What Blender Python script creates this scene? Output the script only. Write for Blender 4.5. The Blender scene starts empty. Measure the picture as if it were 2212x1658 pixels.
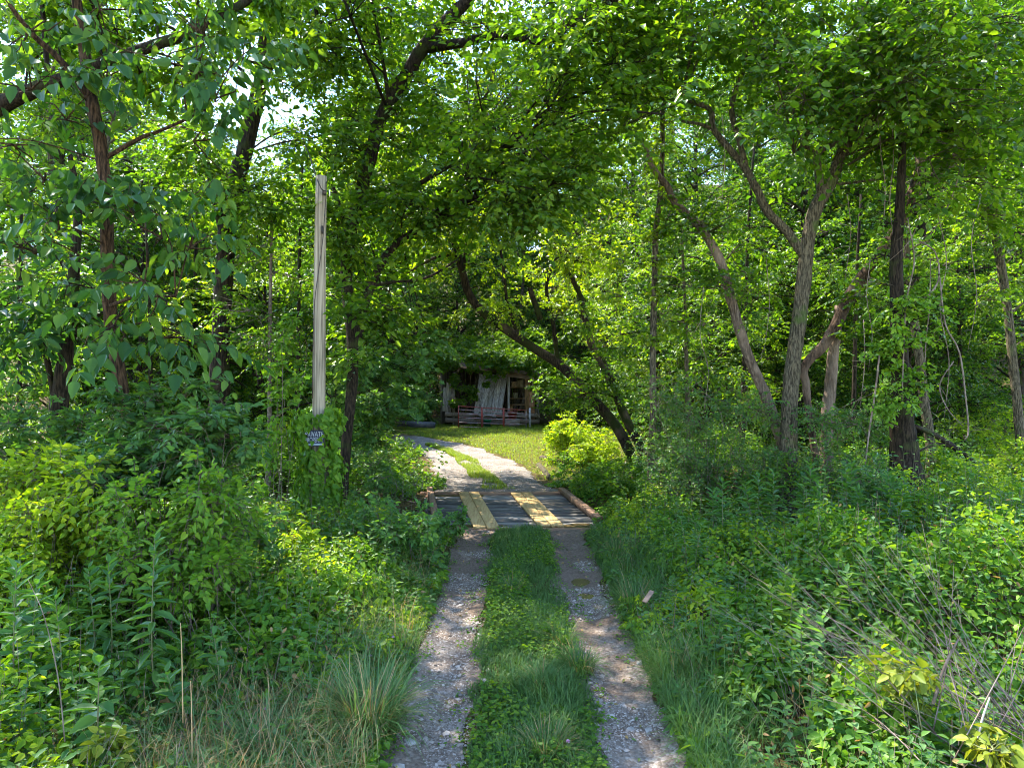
import bpy, math, random
import numpy as np

rng = np.random.default_rng(11)
random.seed(5)
SC = bpy.context.scene
COL = SC.collection
R = math.radians
F, CX, HY, H = 1474.0, 1106.0, 800.0, 2.9     # focal length and horizon of the photograph, camera height


def W(px, py, d):
    """a point of the photograph at the real distance d (metres ahead)"""
    return np.array([(px - CX) * d / F, d, H - (py - HY) * d / F])


def proj(P):
    P = np.asarray(P)
    y = np.maximum(P[..., 1], 0.1)
    return CX + P[..., 0] * F / y, HY + (H - P[..., 2]) * F / y


def nrm(v):
    v = np.asarray(v, float)
    return v / np.maximum(np.linalg.norm(v, axis=-1, keepdims=True), 1e-9)


# ------------------------------------------------------------------ noise and terrain
_NT = np.random.default_rng(3).random((64, 64))


def vnoise(x, y, s=1.0, o=0.0):
    x = np.asarray(x, float) * s + 17.3 + o
    y = np.asarray(y, float) * s + 5.1 + o * 1.7
    xi, yi = np.floor(x).astype(int), np.floor(y).astype(int)
    fx, fy = x - xi, y - yi
    fx, fy = fx * fx * (3 - 2 * fx), fy * fy * (3 - 2 * fy)
    g = lambda a, b: _NT[a % 64, b % 64]
    return (g(xi, yi) * (1 - fx) + g(xi + 1, yi) * fx) * (1 - fy) + (g(xi, yi + 1) * (1 - fx) + g(xi + 1, yi + 1) * fx) * fy


def sstep(a, b, x):
    t = np.clip((np.asarray(x, float) - a) / (b - a), 0, 1)
    return t * t * (3 - 2 * t)


def terrain(x, y):
    x, y = np.asarray(x, float), np.asarray(y, float)
    z = -1.25 * np.exp(-(((y - 14.2 - 0.05 * x) / 0.85) ** 4))
    z = z + np.maximum(y - 40, 0) * 0.22 + sstep(9, 40, x) * np.maximum(y - 8, 0) * 0.10
    off = sstep(1.6, 4, np.abs(x + 1.2 * sstep(17, 26, y) * 2)) * (1 - 0.9 * sstep(20, 26, y) * (1 - sstep(38, 42, y)) * (1 - sstep(6, 9, np.abs(x))))
    z = z + off * (vnoise(x, y, 0.35) - 0.45) * 0.5
    z = z + (vnoise(x, y, 1.3, 4) - 0.5) * 0.05 * sstep(0.1, 0.7, np.abs(x - 0.15)) * (1 - sstep(30, 60, y))
    rut = np.exp(-(((x + 0.65) / 0.3) ** 2)) + np.exp(-(((x - 0.95) / 0.3) ** 2))
    bowl = 0.035 * np.exp(-(((x - 0.995) / 0.26) ** 2 + ((y - 9.63) / 0.2) ** 2)) + 0.035 * np.exp(-(((x - 1.05) / 0.2) ** 2 + ((y - 8.95) / 0.12) ** 2))
    return z - 0.06 * rut * (1 - sstep(11.6, 12.3, y)) - bowl


# ------------------------------------------------------------------ mesh helpers
class MB:
    def __init__(s):
        s.V, s.F, s.n = [], [], 0

    def add(s, V, *Fs):
        V = np.asarray(V, float).reshape(-1, 3)
        for f in Fs:
            f = np.asarray(f, int)
            if f.size:
                s.F.append(f + s.n)
        s.V.append(V)
        s.n += len(V)

    def box(s, c, size, rot=0.0, ax=None, bev=0.0):
        """box with centre c, size, turned about z or with a full 3x3 frame ax"""
        hx, hy, hz = [k / 2 for k in size]
        if bev <= 0:
            V = np.array([[x, y, z] for z in (-hz, hz) for x, y in ((-hx, -hy), (hx, -hy), (hx, hy), (-hx, hy))])
            Fq = [[3, 2, 1, 0], [4, 5, 6, 7], [0, 1, 5, 4], [1, 2, 6, 5], [2, 3, 7, 6], [3, 0, 4, 7]]
        else:
            b = bev
            ring = lambda a, c_, z: [[-a, -c_, z], [a, -c_, z], [a, c_, z], [-a, c_, z]]
            V = np.array(ring(hx - b, hy - b, -hz) + ring(hx, hy, -hz + b) + ring(hx, hy, hz - b) + ring(hx - b, hy - b, hz))
            Fq = [[3, 2, 1, 0], [12, 13, 14, 15]]
            for k in (0, 4, 8):
                for i in range(4):
                    j = (i + 1) % 4
                    Fq.append([k + i, k + j, k + 4 + j, k + 4 + i])
        if ax is None:
            c0, s0 = math.cos(rot), math.sin(rot)
            ax = np.array([[c0, s0, 0], [-s0, c0, 0], [0, 0, 1]])
        s.add(V @ np.asarray(ax) + np.asarray(c), Fq)

    def beam(s, a, b, w, t, up=(0, 0, 1), bev=0.006):
        """a board from a to b: w wide, t thick (along up)"""
        a, b = np.asarray(a, float), np.asarray(b, float)
        d = b - a
        L = np.linalg.norm(d)
        d = d / L
        side = nrm(np.cross(up, d))
        u = np.cross(d, side)
        s.box((a + b) / 2, (L, w, t), ax=np.array([d, side, u]), bev=bev)

    def tube(s, pts, rads, sides=9, sub=3, rough=0.0, cap=True, flare=0.0):
        P = np.asarray(pts, float)
        rr = np.asarray(rads, float) if np.ndim(rads) else np.full(len(P), float(rads))
        if sub > 1 and len(P) > 2:
            Q, q = [], []
            E = np.vstack([2 * P[0] - P[1], P, 2 * P[-1] - P[-2]])
            for i in range(len(P) - 1):
                p0, p1, p2, p3 = E[i:i + 4]
                for k in range(sub):
                    t = k / sub
                    Q.append(0.5 * ((2 * p1) + (-p0 + p2) * t + (2 * p0 - 5 * p1 + 4 * p2 - p3) * t * t + (-p0 + 3 * p1 - 3 * p2 + p3) * t ** 3))
                    q.append(rr[i] * (1 - t) + rr[i + 1] * t)
            Q.append(P[-1])
            q.append(rr[-1])
            P, rr = np.array(Q), np.array(q)
        n = len(P)
        T = nrm(np.gradient(P, axis=0))
        u = nrm(np.cross(T[0], [0.31, 0.95, 0.05] if abs(T[0][2]) > 0.6 else [0, 0, 1]))
        A = np.arange(sides) * 2 * math.pi / sides
        V = np.zeros((n, sides, 3))
        for i in range(n):
            u = nrm(u - T[i] * np.dot(u, T[i]))
            v = np.cross(T[i], u)
            r = rr[i] * (1 + rough * (rng.random(sides) - 0.5))
            if flare and i < 3:
                r = r * (1 + flare * (3 - i) / 3 * (1 + 0.5 * np.cos(A * 3 + 1)))
            V[i] = P[i] + (np.cos(A) * r)[:, None] * u + (np.sin(A) * r)[:, None] * v
        i, j = np.meshgrid(np.arange(n - 1), np.arange(sides), indexing='ij')
        k = (j + 1) % sides
        Fq = np.stack([i * sides + j, i * sides + k, (i + 1) * sides + k, (i + 1) * sides + j], -1).reshape(-1, 4)
        if cap:
            V2 = np.vstack([V.reshape(-1, 3), P[0], P[-1]])
            a = np.arange(sides)
            b = (a + 1) % sides
            c0 = np.stack([b, a, np.full(sides, n * sides)], -1)
            c1 = np.stack([(n - 1) * sides + a, (n - 1) * sides + b, np.full(sides, n * sides + 1)], -1)
            s.add(V2, Fq, np.vstack([c0, c1]))
        else:
            s.add(V, Fq)

    def sticks(s, A, B, ra, rb):
        """many thin three-sided twigs at once"""
        A, B = np.asarray(A, float), np.asarray(B, float)
        N = len(A)
        if N == 0:
            return
        d = nrm(B - A)
        u = nrm(np.cross(d, np.tile([0.3, 0.2, 0.93], (N, 1))))
        v = np.cross(d, u)
        V = np.zeros((N, 6, 3))
        for k in range(3):
            o = math.cos(k * 2.094) * u + math.sin(k * 2.094) * v
            V[:, k] = A + o * np.broadcast_to(ra, (N,))[:, None]
            V[:, 3 + k] = B + o * np.broadcast_to(rb, (N,))[:, None]
        base = np.arange(N)[:, None] * 6
        Fq = np.vstack([base + np.array(q) for q in ([0, 1, 4, 3], [1, 2, 5, 4], [2, 0, 3, 5])])
        s.add(V, Fq)

    def lathe(s, prof, c=(0, 0, 0), sides=24):
        prof = np.asarray(prof, float)
        A = np.arange(sides) * 2 * math.pi / sides
        V = np.array([[r * math.cos(a), r * math.sin(a), z] for r, z in prof for a in A]) + np.asarray(c)
        n = len(prof)
        Fq = [[i * sides + j, i * sides + (j + 1) % sides, (i + 1) * sides + (j + 1) % sides, (i + 1) * sides + j] for i in range(n - 1) for j in range(sides)]
        s.add(V, Fq)

    def build(s, name, mat, parent=None, smooth=False):
        V = np.vstack(s.V) if s.V else np.zeros((0, 3))
        if parent is not None and parent.name in ORG:
            V = V - ORG[parent.name]
        return mesh(name, V, s.F, mat, parent, smooth)


ORG = {}


def mesh(name, V, Fs, mat, parent=None, smooth=False):
    me = bpy.data.meshes.new(name)
    V = np.asarray(V, np.float32)
    me.vertices.add(len(V))
    me.vertices.foreach_set('co', V.ravel())
    idx = np.concatenate([f.ravel() for f in Fs]).astype(np.int32)
    tot = np.concatenate([np.full(len(f), f.shape[1], np.int32) for f in Fs])
    st = np.concatenate([[0], np.cumsum(tot)[:-1]]).astype(np.int32)
    me.loops.add(len(idx))
    me.loops.foreach_set('vertex_index', idx)
    me.polygons.add(len(tot))
    me.polygons.foreach_set('loop_start', st)
    me.polygons.foreach_set('loop_total', tot)
    if smooth:
        me.polygons.foreach_set('use_smooth', np.ones(len(tot), bool))
    me.update(calc_edges=True)
    if mat:
        me.materials.append(mat)
    o = bpy.data.objects.new(name, me)
    COL.objects.link(o)
    if parent is not None:
        o.parent = parent
    return o


def tag(o, label=None, cat=None, group=None, kind=None):
    if label:
        o['label'] = label
    if cat:
        o['category'] = cat
    if group:
        o['group'] = group
    if kind:
        o['kind'] = kind
    return o


def thing(name, label, cat, loc=(0, 0, 0), group=None):
    o = bpy.data.objects.new(name, None)
    o.empty_display_size = 0.2
    COL.objects.link(o)
    o.location = [float(k) for k in loc]
    ORG[o.name] = np.asarray(loc, float)
    return tag(o, label, cat, group)


def dup(root, loc, rz, sc, label=None, group=None):
    r = root.copy()
    COL.objects.link(r)
    r.location, r.rotation_euler, r.scale = [float(k) for k in loc], (0, 0, rz), (sc, sc, sc)
    if label:
        r['label'] = label
    if group:
        r['group'] = group
    for ch in list(root.children):
        c = ch.copy()
        COL.objects.link(c)
        c.parent = r
    return r


# leaves: a flat template folded along its midrib, copied to every leaf position
HALF = {
    'ovate': [(0, 0), (0.12, 0.30), (0.36, 0.50), (0.70, 0.34), (1, 0)],
    'hex': [(0, 0), (0.30, 0.5), (0.68, 0.36), (1, 0)],
    'lance': [(0, 0), (0.25, 0.42), (0.55, 0.5), (1, 0)],
    'heart': [(0.08, 0), (-0.06, 0.26), (0.16, 0.5), (0.58, 0.36), (1, 0)],
    'kite': [(0, 0), (0.42, 0.5), (1, 0)],
    'lobed': [(0.05, 0), (0.0, 0.20), (0.20, 0.52), (0.34, 0.28), (0.62, 0.50), (0.66, 0.18), (1, 0)],
}


class Leaves:
    def __init__(s, shape='hex'):
        s.shape, s.d = shape, []

    def add(s, P, D, N, L, Wd):
        n = len(P)
        if n:
            s.d.append((np.asarray(P, float), nrm(D), np.asarray(N, float), np.broadcast_to(L, (n,)).astype(float), np.broadcast_to(Wd, (n,)).astype(float)))

    def count(s):
        return sum(len(q[0]) for q in s.d)

    def into(s, mb):
        if not s.d:
            return
        P, D, N, L, Wd = [np.concatenate([q[k] for q in s.d]) for k in range(5)]
        S = nrm(np.cross(N, D))
        N = np.cross(D, S)
        half = HALF[s.shape]
        inner = half[1:-1]
        tpl = [half[0]] + inner + [half[-1]] + [(l, -w) for l, w in inner[::-1]]
        m, k = len(tpl), len(inner)
        V = np.zeros((len(P), m, 3))
        curl = 0.12 + 0.28 * rng.random(len(P))
        for i, (l, w) in enumerate(tpl):
            z = 0.35 * abs(w) * Wd - curl * l * l
            V[:, i] = P + (L * l)[:, None] * D + (L * Wd * w)[:, None] * S + (L * z)[:, None] * N
        base = np.arange(len(P))[:, None] * m
        fr = np.array(list(range(0, k + 2)))
        fl = np.array([0] + list(range(k + 1, m)))
        mb.add(V, base + fr, base + fl)


def rdir(n, flat=1.0):
    v = rng.normal(size=(n, 3))
    v[:, 2] *= flat
    return nrm(v)


def keepout(O, boxes):
    """drop sprays that would grow across the open view to the shed, the road and the pole"""
    px, py = proj(O)
    ok = np.ones(len(O), bool)
    for x0, x1, y0, y1, d in boxes:
        ok &= ~((px > x0) & (px < x1) & (py > y0) & (py < y1) & (O[:, 1] < d))
    return ok


CLEAR = [(940, 1180, 775, 1060, 33.2), (840, 1150, 895, 1150, 31), (940, 1285, 1040, 1150, 13.5), (665, 715, 330, 885, 11.95), (655, 712, 885, 985, 11.7), (572, 628, 215, 308, 60), (700, 762, 150, 215, 60), (305, 400, 70, 140, 60)]


def sprays(lf, mb, O, D, Ls, k, ll, lw, droop=0.35, tw=0.004, tilt=0.45, clear=True, hang=0.0):
    if clear:
        ok = keepout(O + D * np.asarray(Ls).reshape(-1, 1) * 0.5, CLEAR)
        O, D, Ls = O[ok], D[ok], np.asarray(Ls)[ok] if np.ndim(Ls) else Ls
    n = len(O)
    if n == 0:
        return
    Ls = np.broadcast_to(Ls, (n,)).astype(float)
    D = nrm(D)
    up = np.tile([0, 0, 1.0], (n, 1))
    side = nrm(np.cross(D, up) + 1e-4)
    nor = nrm(np.cross(side, D))
    roll = (rng.random(n) - 0.5) * 0.9
    side, nor = side * np.cos(roll)[:, None] + nor * np.sin(roll)[:, None], nor * np.cos(roll)[:, None] - side * np.sin(roll)[:, None]
    if mb is not None:
        mid = O + D * (Ls * 0.55)[:, None] - up * (droop * 0.3 * Ls)[:, None]
        end = O + D * (Ls * 0.95)[:, None] - up * (droop * 0.9 * Ls)[:, None]
        mb.sticks(O, mid, tw, tw * 0.7)
        mb.sticks(mid, end, tw * 0.7, tw * 0.3)
    for j in range(k):
        t = (0.18 + 0.82 * j / max(k - 1, 1)) * np.ones(n) + (rng.random(n) - 0.5) * 0.1
        sg = 1.0 if j % 2 else -1.0
        P = O + D * (Ls * t)[:, None] - up * (droop * t * t * Ls)[:, None]
        last = 1.0 if j == k - 1 else 0.0
        dl = nrm(D * (0.55 + last) + side * (sg * (1 - 0.85 * last) * (0.7 + 0.5 * rng.random(n)))[:, None] - up * (0.12 + 0.4 * rng.random(n))[:, None] * (0.4 + droop) - up * hang)
        nl = nrm(nor + rng.normal(size=(n, 3)) * tilt)
        sz = ll * (0.5 + 0.75 * rng.random(n))
        lf.add(P + dl * (ll * 0.12), dl, nl, sz, lw * (0.85 + 0.3 * rng.random(n)))


def clump(lf, mb, c, r, ns, k, ll, lw, root=None, sub=5, droop=0.35, spl=None, tw=0.004, tilt=0.45, flat=0.55, clear=True, br=0.012, hang=0.0):
    """a limb end with sub-branches and leafy sprays along them"""
    c = np.asarray(c, float)
    r = np.broadcast_to(r, (3,)).astype(float)
    E = c + rdir(sub, 0.8) * r * (0.6 + 0.5 * rng.random((sub, 1)))
    st = np.tile(c if root is None else c * 0.75 + np.asarray(root) * 0.25, (sub, 1))
    if mb is not None:
        md = (st + E) / 2 + rng.normal(size=(sub, 3)) * r * 0.08
        mb.sticks(st, md, br, br * 0.7)
        mb.sticks(md, E, br * 0.7, br * 0.35)
    b = rng.integers(0, sub, ns)
    t = 0.25 + 0.8 * rng.random(ns)
    O = st[b] + (E - st)[b] * t[:, None] + rng.normal(size=(ns, 3)) * r * 0.16
    D = nrm((E - st)[b] / r * 0.55 + rdir(ns, flat) * 0.9)
    sprays(lf, mb, O, D, (spl or 0.45 * r.mean()) * (0.6 + 0.8 * rng.random(ns)), k, ll, lw, droop, tw, tilt, clear, hang)


# ------------------------------------------------------------------ materials
def newmat(name):
    m = bpy.data.materials.new(name)
    m.use_nodes = True
    nt = m.node_tree
    nt.nodes.clear()
    out = nt.nodes.new('ShaderNodeOutputMaterial')

    def N(t, **kw):
        n = nt.nodes.new('ShaderNode' + t)
        for k, v in kw.items():
            if k.startswith('i_'):
                n.inputs[k[2:].replace('_', ' ')].default_value = v
            else:
                setattr(n, k, v)
        return n
    return m, nt, out, N, nt.links.new


def ramp(N, stops, interp='LINEAR'):
    n = N('ValToRGB')
    cr = n.color_ramp
    cr.interpolation = interp
    while len(cr.elements) < len(stops):
        cr.elements.new(0.5)
    for e, (p, c) in zip(cr.elements, stops):
        e.position = p
        e.color = (*c, 1)
    return n


def leafmat(name, cols, trans=0.45, tcol=(2.3, 2.2, 0.5), gloss=0.10, rough=0.42):
    """cols: leaf colours of the species from dark to pale; every leaf takes one at random"""
    m, nt, out, N, link = newmat(name)
    geo = N('NewGeometry')
    oi = N('ObjectInfo')
    add = N('Math', operation='MULTIPLY_ADD')
    link(oi.outputs['Random'], add.inputs[0])
    add.inputs[1].default_value = 0.16
    link(geo.outputs['Random Per Island'], add.inputs[2])
    sub = N('Math', operation='SUBTRACT')
    link(add.outputs[0], sub.inputs[0])
    sub.inputs[1].default_value = 0.08
    n = len(cols)
    cr = ramp(N, [(i / (n - 1), c) for i, c in enumerate(cols)])
    link(sub.outputs[0], cr.inputs[0])
    dif = N('BsdfDiffuse')
    link(cr.outputs[0], dif.inputs[0])
    mul = N('Mix', data_type='RGBA', blend_type='MULTIPLY')
    mul.inputs[0].default_value = 1
    mul.inputs[7].default_value = (*tcol, 1)
    link(cr.outputs[0], mul.inputs[6])
    tr = N('BsdfTranslucent')
    link(mul.outputs[2], tr.inputs[0])
    mx = N('MixShader')
    mx.inputs[0].default_value = trans
    link(dif.outputs[0], mx.inputs[1])
    link(tr.outputs[0], mx.inputs[2])
    gl = N('BsdfGlossy')
    gl.inputs['Roughness'].default_value = rough
    gl.inputs[0].default_value = (0.9, 0.95, 1, 1)
    lw = N('LayerWeight')
    lw.inputs[0].default_value = 0.12
    fm = N('Math', operation='MULTIPLY_ADD')
    link(lw.outputs['Fresnel'], fm.inputs[0])
    fm.inputs[1].default_value = gloss * 0.75
    fm.inputs[2].default_value = gloss * 0.06
    m2 = N('MixShader')
    link(fm.outputs[0], m2.inputs[0])
    link(mx.outputs[0], m2.inputs[1])
    link(gl.outputs[0], m2.inputs[2])
    link(m2.outputs[0], out.inputs[0])
    return m


def barkmat(name, c1, c2, moss=0.0, sc=7.0, mosscol=(0.06, 0.10, 0.02), pale=None):
    m, nt, out, N, link = newmat(name)
    tc = N('TexCoord')
    mp = N('Mapping')
    mp.inputs['Scale'].default_value = (sc * 1.25, sc * 1.25, sc * 0.22)
    link(tc.outputs['Object'], mp.inputs[0])
    n1 = N('TexNoise')
    n1.inputs['Scale'].default_value = 4
    n1.inputs['Detail'].default_value = 6
    n1.inputs['Roughness'].default_value = 0.65
    link(mp.outputs[0], n1.inputs[0])
    cr = ramp(N, [(0.40, c1), (0.50, tuple(k * .6 for k in c2)), (0.62, tuple(k * 1.15 for k in c2))])
    link(n1.outputs[0], cr.inputs[0])
    n2 = N('TexNoise')
    n2.inputs['Scale'].default_value = 2.2
    n2.inputs['Detail'].default_value = 5
    link(tc.outputs['Object'], n2.inputs[0])
    col = cr.outputs[0]
    if pale:
        pr = ramp(N, [(0.48, (0, 0, 0)), (0.62, (1, 1, 1))])
        n3 = N('TexNoise')
        n3.inputs['Scale'].default_value = 1.1
        n3.inputs['Detail'].default_value = 7
        link(tc.outputs['Object'], n3.inputs[0])
        link(n3.outputs[0], pr.inputs[0])
        mp_ = N('Mix', data_type='RGBA')
        link(pr.outputs[0], mp_.inputs[0])
        link(col, mp_.inputs[6])
        mp_.inputs[7].default_value = (*pale, 1)
        col = mp_.outputs[2]
    if moss > 0:
        mr = ramp(N, [(0.62 - 0.3 * moss, (0, 0, 0)), (0.74 - 0.3 * moss, (1, 1, 1))])
        link(n2.outputs[0], mr.inputs[0])
        mm = N('Mix', data_type='RGBA')
        link(mr.outputs[0], mm.inputs[0])
        link(col, mm.inputs[6])
        mm.inputs[7].default_value = (*mosscol, 1)
        col = mm.outputs[2]
    b = N('BsdfPrincipled')
    b.inputs['Roughness'].default_value = 0.9
    b.inputs['Specular IOR Level'].default_value = 0.15
    link(col, b.inputs['Base Color'])
    bp = N('Bump')
    bp.inputs['Strength'].default_value = 1.0
    bp.inputs['Distance'].default_value = 0.06
    link(n1.outputs[0], bp.inputs['Height'])
    link(bp.outputs[0], b.inputs['Normal'])
    link(b.outputs[0], out.inputs[0])
    return m


def woodmat(name, cols, grain=(1.2, 14, 14), rough=0.8, island=0.25, knots=0.0):
    """sawn timber: grain along the object's x (or as scaled), tone varying board by board"""
    m, nt, out, N, link = newmat(name)
    tc = N('TexCoord')
    geo = N('NewGeometry')
    mp = N('Mapping')
    mp.inputs['Scale'].default_value = grain
    link(tc.outputs['Object'], mp.inputs[0])
    mv = N('CombineXYZ')
    sc = N('Math', operation='MULTIPLY')
    link(geo.outputs['Random Per Island'], sc.inputs[0])
    sc.inputs[1].default_value = 37
    for i in range(3):
        link(sc.outputs[0], mv.inputs[i])
    link(mv.outputs[0], mp.inputs['Location'])
    n1 = N('TexNoise')
    n1.inputs['Scale'].default_value = 2.2
    n1.inputs['Detail'].default_value = 8
    n1.inputs['Roughness'].default_value = 0.6
    n1.inputs['Distortion'].default_value = 0.4
    link(mp.outputs[0], n1.inputs[0])
    n = len(cols)
    cr = ramp(N, [(0.3 + 0.42 * i / (n - 1), c) for i, c in enumerate(cols)])
    link(n1.outputs[0], cr.inputs[0])
    hv = N('HueSaturation')
    link(cr.outputs[0], hv.inputs['Color'])
    ma = N('Math', operation='MULTIPLY_ADD')
    link(geo.outputs['Random Per Island'], ma.inputs[0])
    ma.inputs[1].default_value = island * 2
    ma.inputs[2].default_value = 1 - island
    link(ma.outputs[0], hv.inputs['Value'])
    b = N('BsdfPrincipled')
    b.inputs['Roughness'].default_value = rough
    b.inputs['Specular IOR Level'].default_value = 0.25
    col = hv.outputs[0]
    if knots:
        vo = N('TexVoronoi')
        vo.inputs['Scale'].default_value = knots
        link(tc.outputs['Object'], vo.inputs['Vector'])
        kr = ramp(N, [(0.05, (0.25, 0.15, 0.08)), (0.13, (1, 1, 1))])
        link(vo.outputs['Distance'], kr.inputs[0])
        km = N('Mix', data_type='RGBA', blend_type='MULTIPLY')
        km.inputs[0].default_value = 0.8
        link(col, km.inputs[6])
        link(kr.outputs[0], km.inputs[7])
        col = km.outputs[2]
    link(col, b.inputs['Base Color'])
    bp = N('Bump')
    bp.inputs['Strength'].default_value = 0.35
    bp.inputs['Distance'].default_value = 0.003
    link(n1.outputs[0], bp.inputs['Height'])
    link(bp.outputs[0], b.inputs['Normal'])
    link(b.outputs[0], out.inputs[0])
    return m


def plain(name, col, rough=0.6, metal=0.0, col2=None, sc=9.0, spec=0.4, lo=0.42, hi=0.6, bump=0.0):
    m, nt, out, N, link = newmat(name)
    b = N('BsdfPrincipled')
    b.inputs['Roughness'].default_value = rough
    b.inputs['Metallic'].default_value = metal
    b.inputs['Specular IOR Level'].default_value = spec
    b.inputs['Base Color'].default_value = (*col, 1)
    tc = N('TexCoord')
    n1 = N('TexNoise')
    n1.inputs['Scale'].default_value = sc
    n1.inputs['Detail'].default_value = 7
    link(tc.outputs['Object'], n1.inputs[0])
    if col2:
        cr = ramp(N, [(lo, col), (hi, col2)])
        link(n1.outputs[0], cr.inputs[0])
        link(cr.outputs[0], b.inputs['Base Color'])
    if bump:
        bp = N('Bump')
        bp.inputs['Strength'].default_value = bump
        bp.inputs['Distance'].default_value = 0.02
        link(n1.outputs[0], bp.inputs['Height'])
        link(bp.outputs[0], b.inputs['Normal'])
    link(b.outputs[0], out.inputs[0])
    return m


def islandmat(name, cols, rough=0.85, spec=0.3, trans=0.0):
    """one flat colour per piece out of a range (stones, dry straw, grass blades)"""
    m, nt, out, N, link = newmat(name)
    geo = N('NewGeometry')
    n = len(cols)
    cr = ramp(N, [(i / (n - 1), c) for i, c in enumerate(cols)])
    link(geo.outputs['Random Per Island'], cr.inputs[0])
    b = N('BsdfPrincipled')
    b.inputs['Roughness'].default_value = rough
    b.inputs['Specular IOR Level'].default_value = spec
    link(cr.outputs[0], b.inputs['Base Color'])
    if trans:
        t = N('BsdfTranslucent')
        mu = N('Mix', data_type='RGBA', blend_type='MULTIPLY')
        mu.inputs[0].default_value = 1
        mu.inputs[7].default_value = (1.9, 1.7, 0.7, 1)
        link(cr.outputs[0], mu.inputs[6])
        link(mu.outputs[2], t.inputs[0])
        mx = N('MixShader')
        mx.inputs[0].default_value = trans
        link(b.outputs[0], mx.inputs[1])
        link(t.outputs[0], mx.inputs[2])
        link(mx.outputs[0], out.inputs[0])
    else:
        link(b.outputs[0], out.inputs[0])
    return m


def groundmat():
    m, nt, out, N, link = newmat('forest_soil')
    tc = N('TexCoord')
    n1 = N('TexNoise')
    n1.inputs['Scale'].default_value = 1.3
    n1.inputs['Detail'].default_value = 9
    n1.inputs['Roughness'].default_value = 0.7
    link(tc.outputs['Object'], n1.inputs[0])
    n2 = N('TexNoise')
    n2.inputs['Scale'].default_value = 14
    n2.inputs['Detail'].default_value = 6
    link(tc.outputs['Object'], n2.inputs[0])
    a = ramp(N, [(0.3, (0.05, 0.035, 0.02)), (0.5, (0.07, 0.06, 0.025)), (0.7, (0.06, 0.085, 0.02))])
    link(n1.outputs[0], a.inputs[0])
    b2 = ramp(N, [(0.35, (0.5, 0.45, 0.4)), (0.65, (1.5, 1.3, 1.1))])
    link(n2.outputs[0], b2.inputs[0])
    mu = N('Mix', data_type='RGBA', blend_type='MULTIPLY')
    mu.inputs[0].default_value = 1
    link(a.outputs[0], mu.inputs[6])
    link(b2.outputs[0], mu.inputs[7])
    b = N('BsdfPrincipled')
    b.inputs['Roughness'].default_value = 0.95
    b.inputs['Specular IOR Level'].default_value = 0.1
    link(mu.outputs[2], b.inputs['Base Color'])
    bp = N('Bump')
    bp.inputs['Strength'].default_value = 0.8
    bp.inputs['Distance'].default_value = 0.04
    link(n2.outputs[0], bp.inputs['Height'])
    link(bp.outputs[0], b.inputs['Normal'])
    link(b.outputs[0], out.inputs[0])
    return m


def gravelmat(name, sc=55.0, dirt=0.5, tone=1.0, mud=(6.5, 10.5, 0.16), sat=1.0):
    """crushed limestone pressed into brown dirt"""
    m, nt, out, N, link = newmat(name)
    tc = N('TexCoord')
    v = N('TexVoronoi')
    v.inputs['Scale'].default_value = sc
    link(tc.outputs['Object'], v.inputs['Vector'])
    v2 = N('TexVoronoi')
    v2.inputs['Scale'].default_value = sc * 0.37
    link(tc.outputs['Object'], v2.inputs['Vector'])
    s = N('SeparateColor')
    link(v.outputs['Color'], s.inputs[0])
    st = ramp(N, [(0, tuple(tone * k for k in (0.20, 0.155, 0.12))), (0.5, tuple(tone * k for k in (0.33, 0.27, 0.22))), (1, tuple(tone * k for k in (0.52, 0.445, 0.38)))])
    link(s.outputs[0], st.inputs[0])
    n1 = N('TexNoise')
    n1.inputs['Scale'].default_value = 1.7
    n1.inputs['Detail'].default_value = 8
    n1.inputs['Roughness'].default_value = 0.65
    link(tc.outputs['Object'], n1.inputs[0])
    dm = ramp(N, [(dirt - 0.1, (0, 0, 0)), (dirt + 0.12, (1, 1, 1))])
    sx = N('SeparateXYZ')
    link(tc.outputs['Object'], sx.inputs[0])
    mr = N('MapRange')
    mr.inputs[1].default_value, mr.inputs[2].default_value, mr.inputs[3].default_value, mr.inputs[4].default_value = mud[0], mud[1], 0.0, mud[2]
    link(sx.outputs[1], mr.inputs[0])
    sb = N('Math', operation='SUBTRACT')
    link(n1.outputs[0], sb.inputs[0])
    link(mr.outputs[0], sb.inputs[1])
    link(sb.outputs[0], dm.inputs[0])
    n2 = N('TexNoise')
    n2.inputs['Scale'].default_value = 30
    n2.inputs['Detail'].default_value = 5
    link(tc.outputs['Object'], n2.inputs[0])
    dc = ramp(N, [(0.3, (0.072, 0.05, 0.036)), (0.7, (0.155, 0.112, 0.084))])
    link(n2.outputs[0], dc.inputs[0])
    mx = N('Mix', data_type='RGBA')
    link(dm.outputs[0], mx.inputs[0])
    link(dc.outputs[0], mx.inputs[6])
    link(st.outputs[0], mx.inputs[7])
    b = N('BsdfPrincipled')
    b.inputs['Roughness'].default_value = 0.9
    b.inputs['Specular IOR Level'].default_value = 0.2
    gh = N('HueSaturation')
    gh.inputs['Saturation'].default_value = sat
    link(mx.outputs[2], gh.inputs['Color'])
    link(gh.outputs[0], b.inputs['Base Color'])
    ad = N('Math', operation='ADD')
    link(v.outputs['Distance'], ad.inputs[0])
    link(v2.outputs['Distance'], ad.inputs[1])
    bp = N('Bump')
    bp.inputs['Strength'].default_value = 0.8
    bp.inputs['Distance'].default_value = 0.012
    bp.invert = True
    link(ad.outputs[0], bp.inputs['Height'])
    link(bp.outputs[0], b.inputs['Normal'])
    link(b.outputs[0], out.inputs[0])
    return m


def watermat(name, col):
    m, nt, out, N, link = newmat(name)
    b = N('BsdfPrincipled')
    b.inputs['Base Color'].default_value = (*col, 1)
    b.inputs['Roughness'].default_value = 0.12
    b.inputs['Specular IOR Level'].default_value = 0.6
    link(b.outputs[0], out.inputs[0])
    return m


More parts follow.
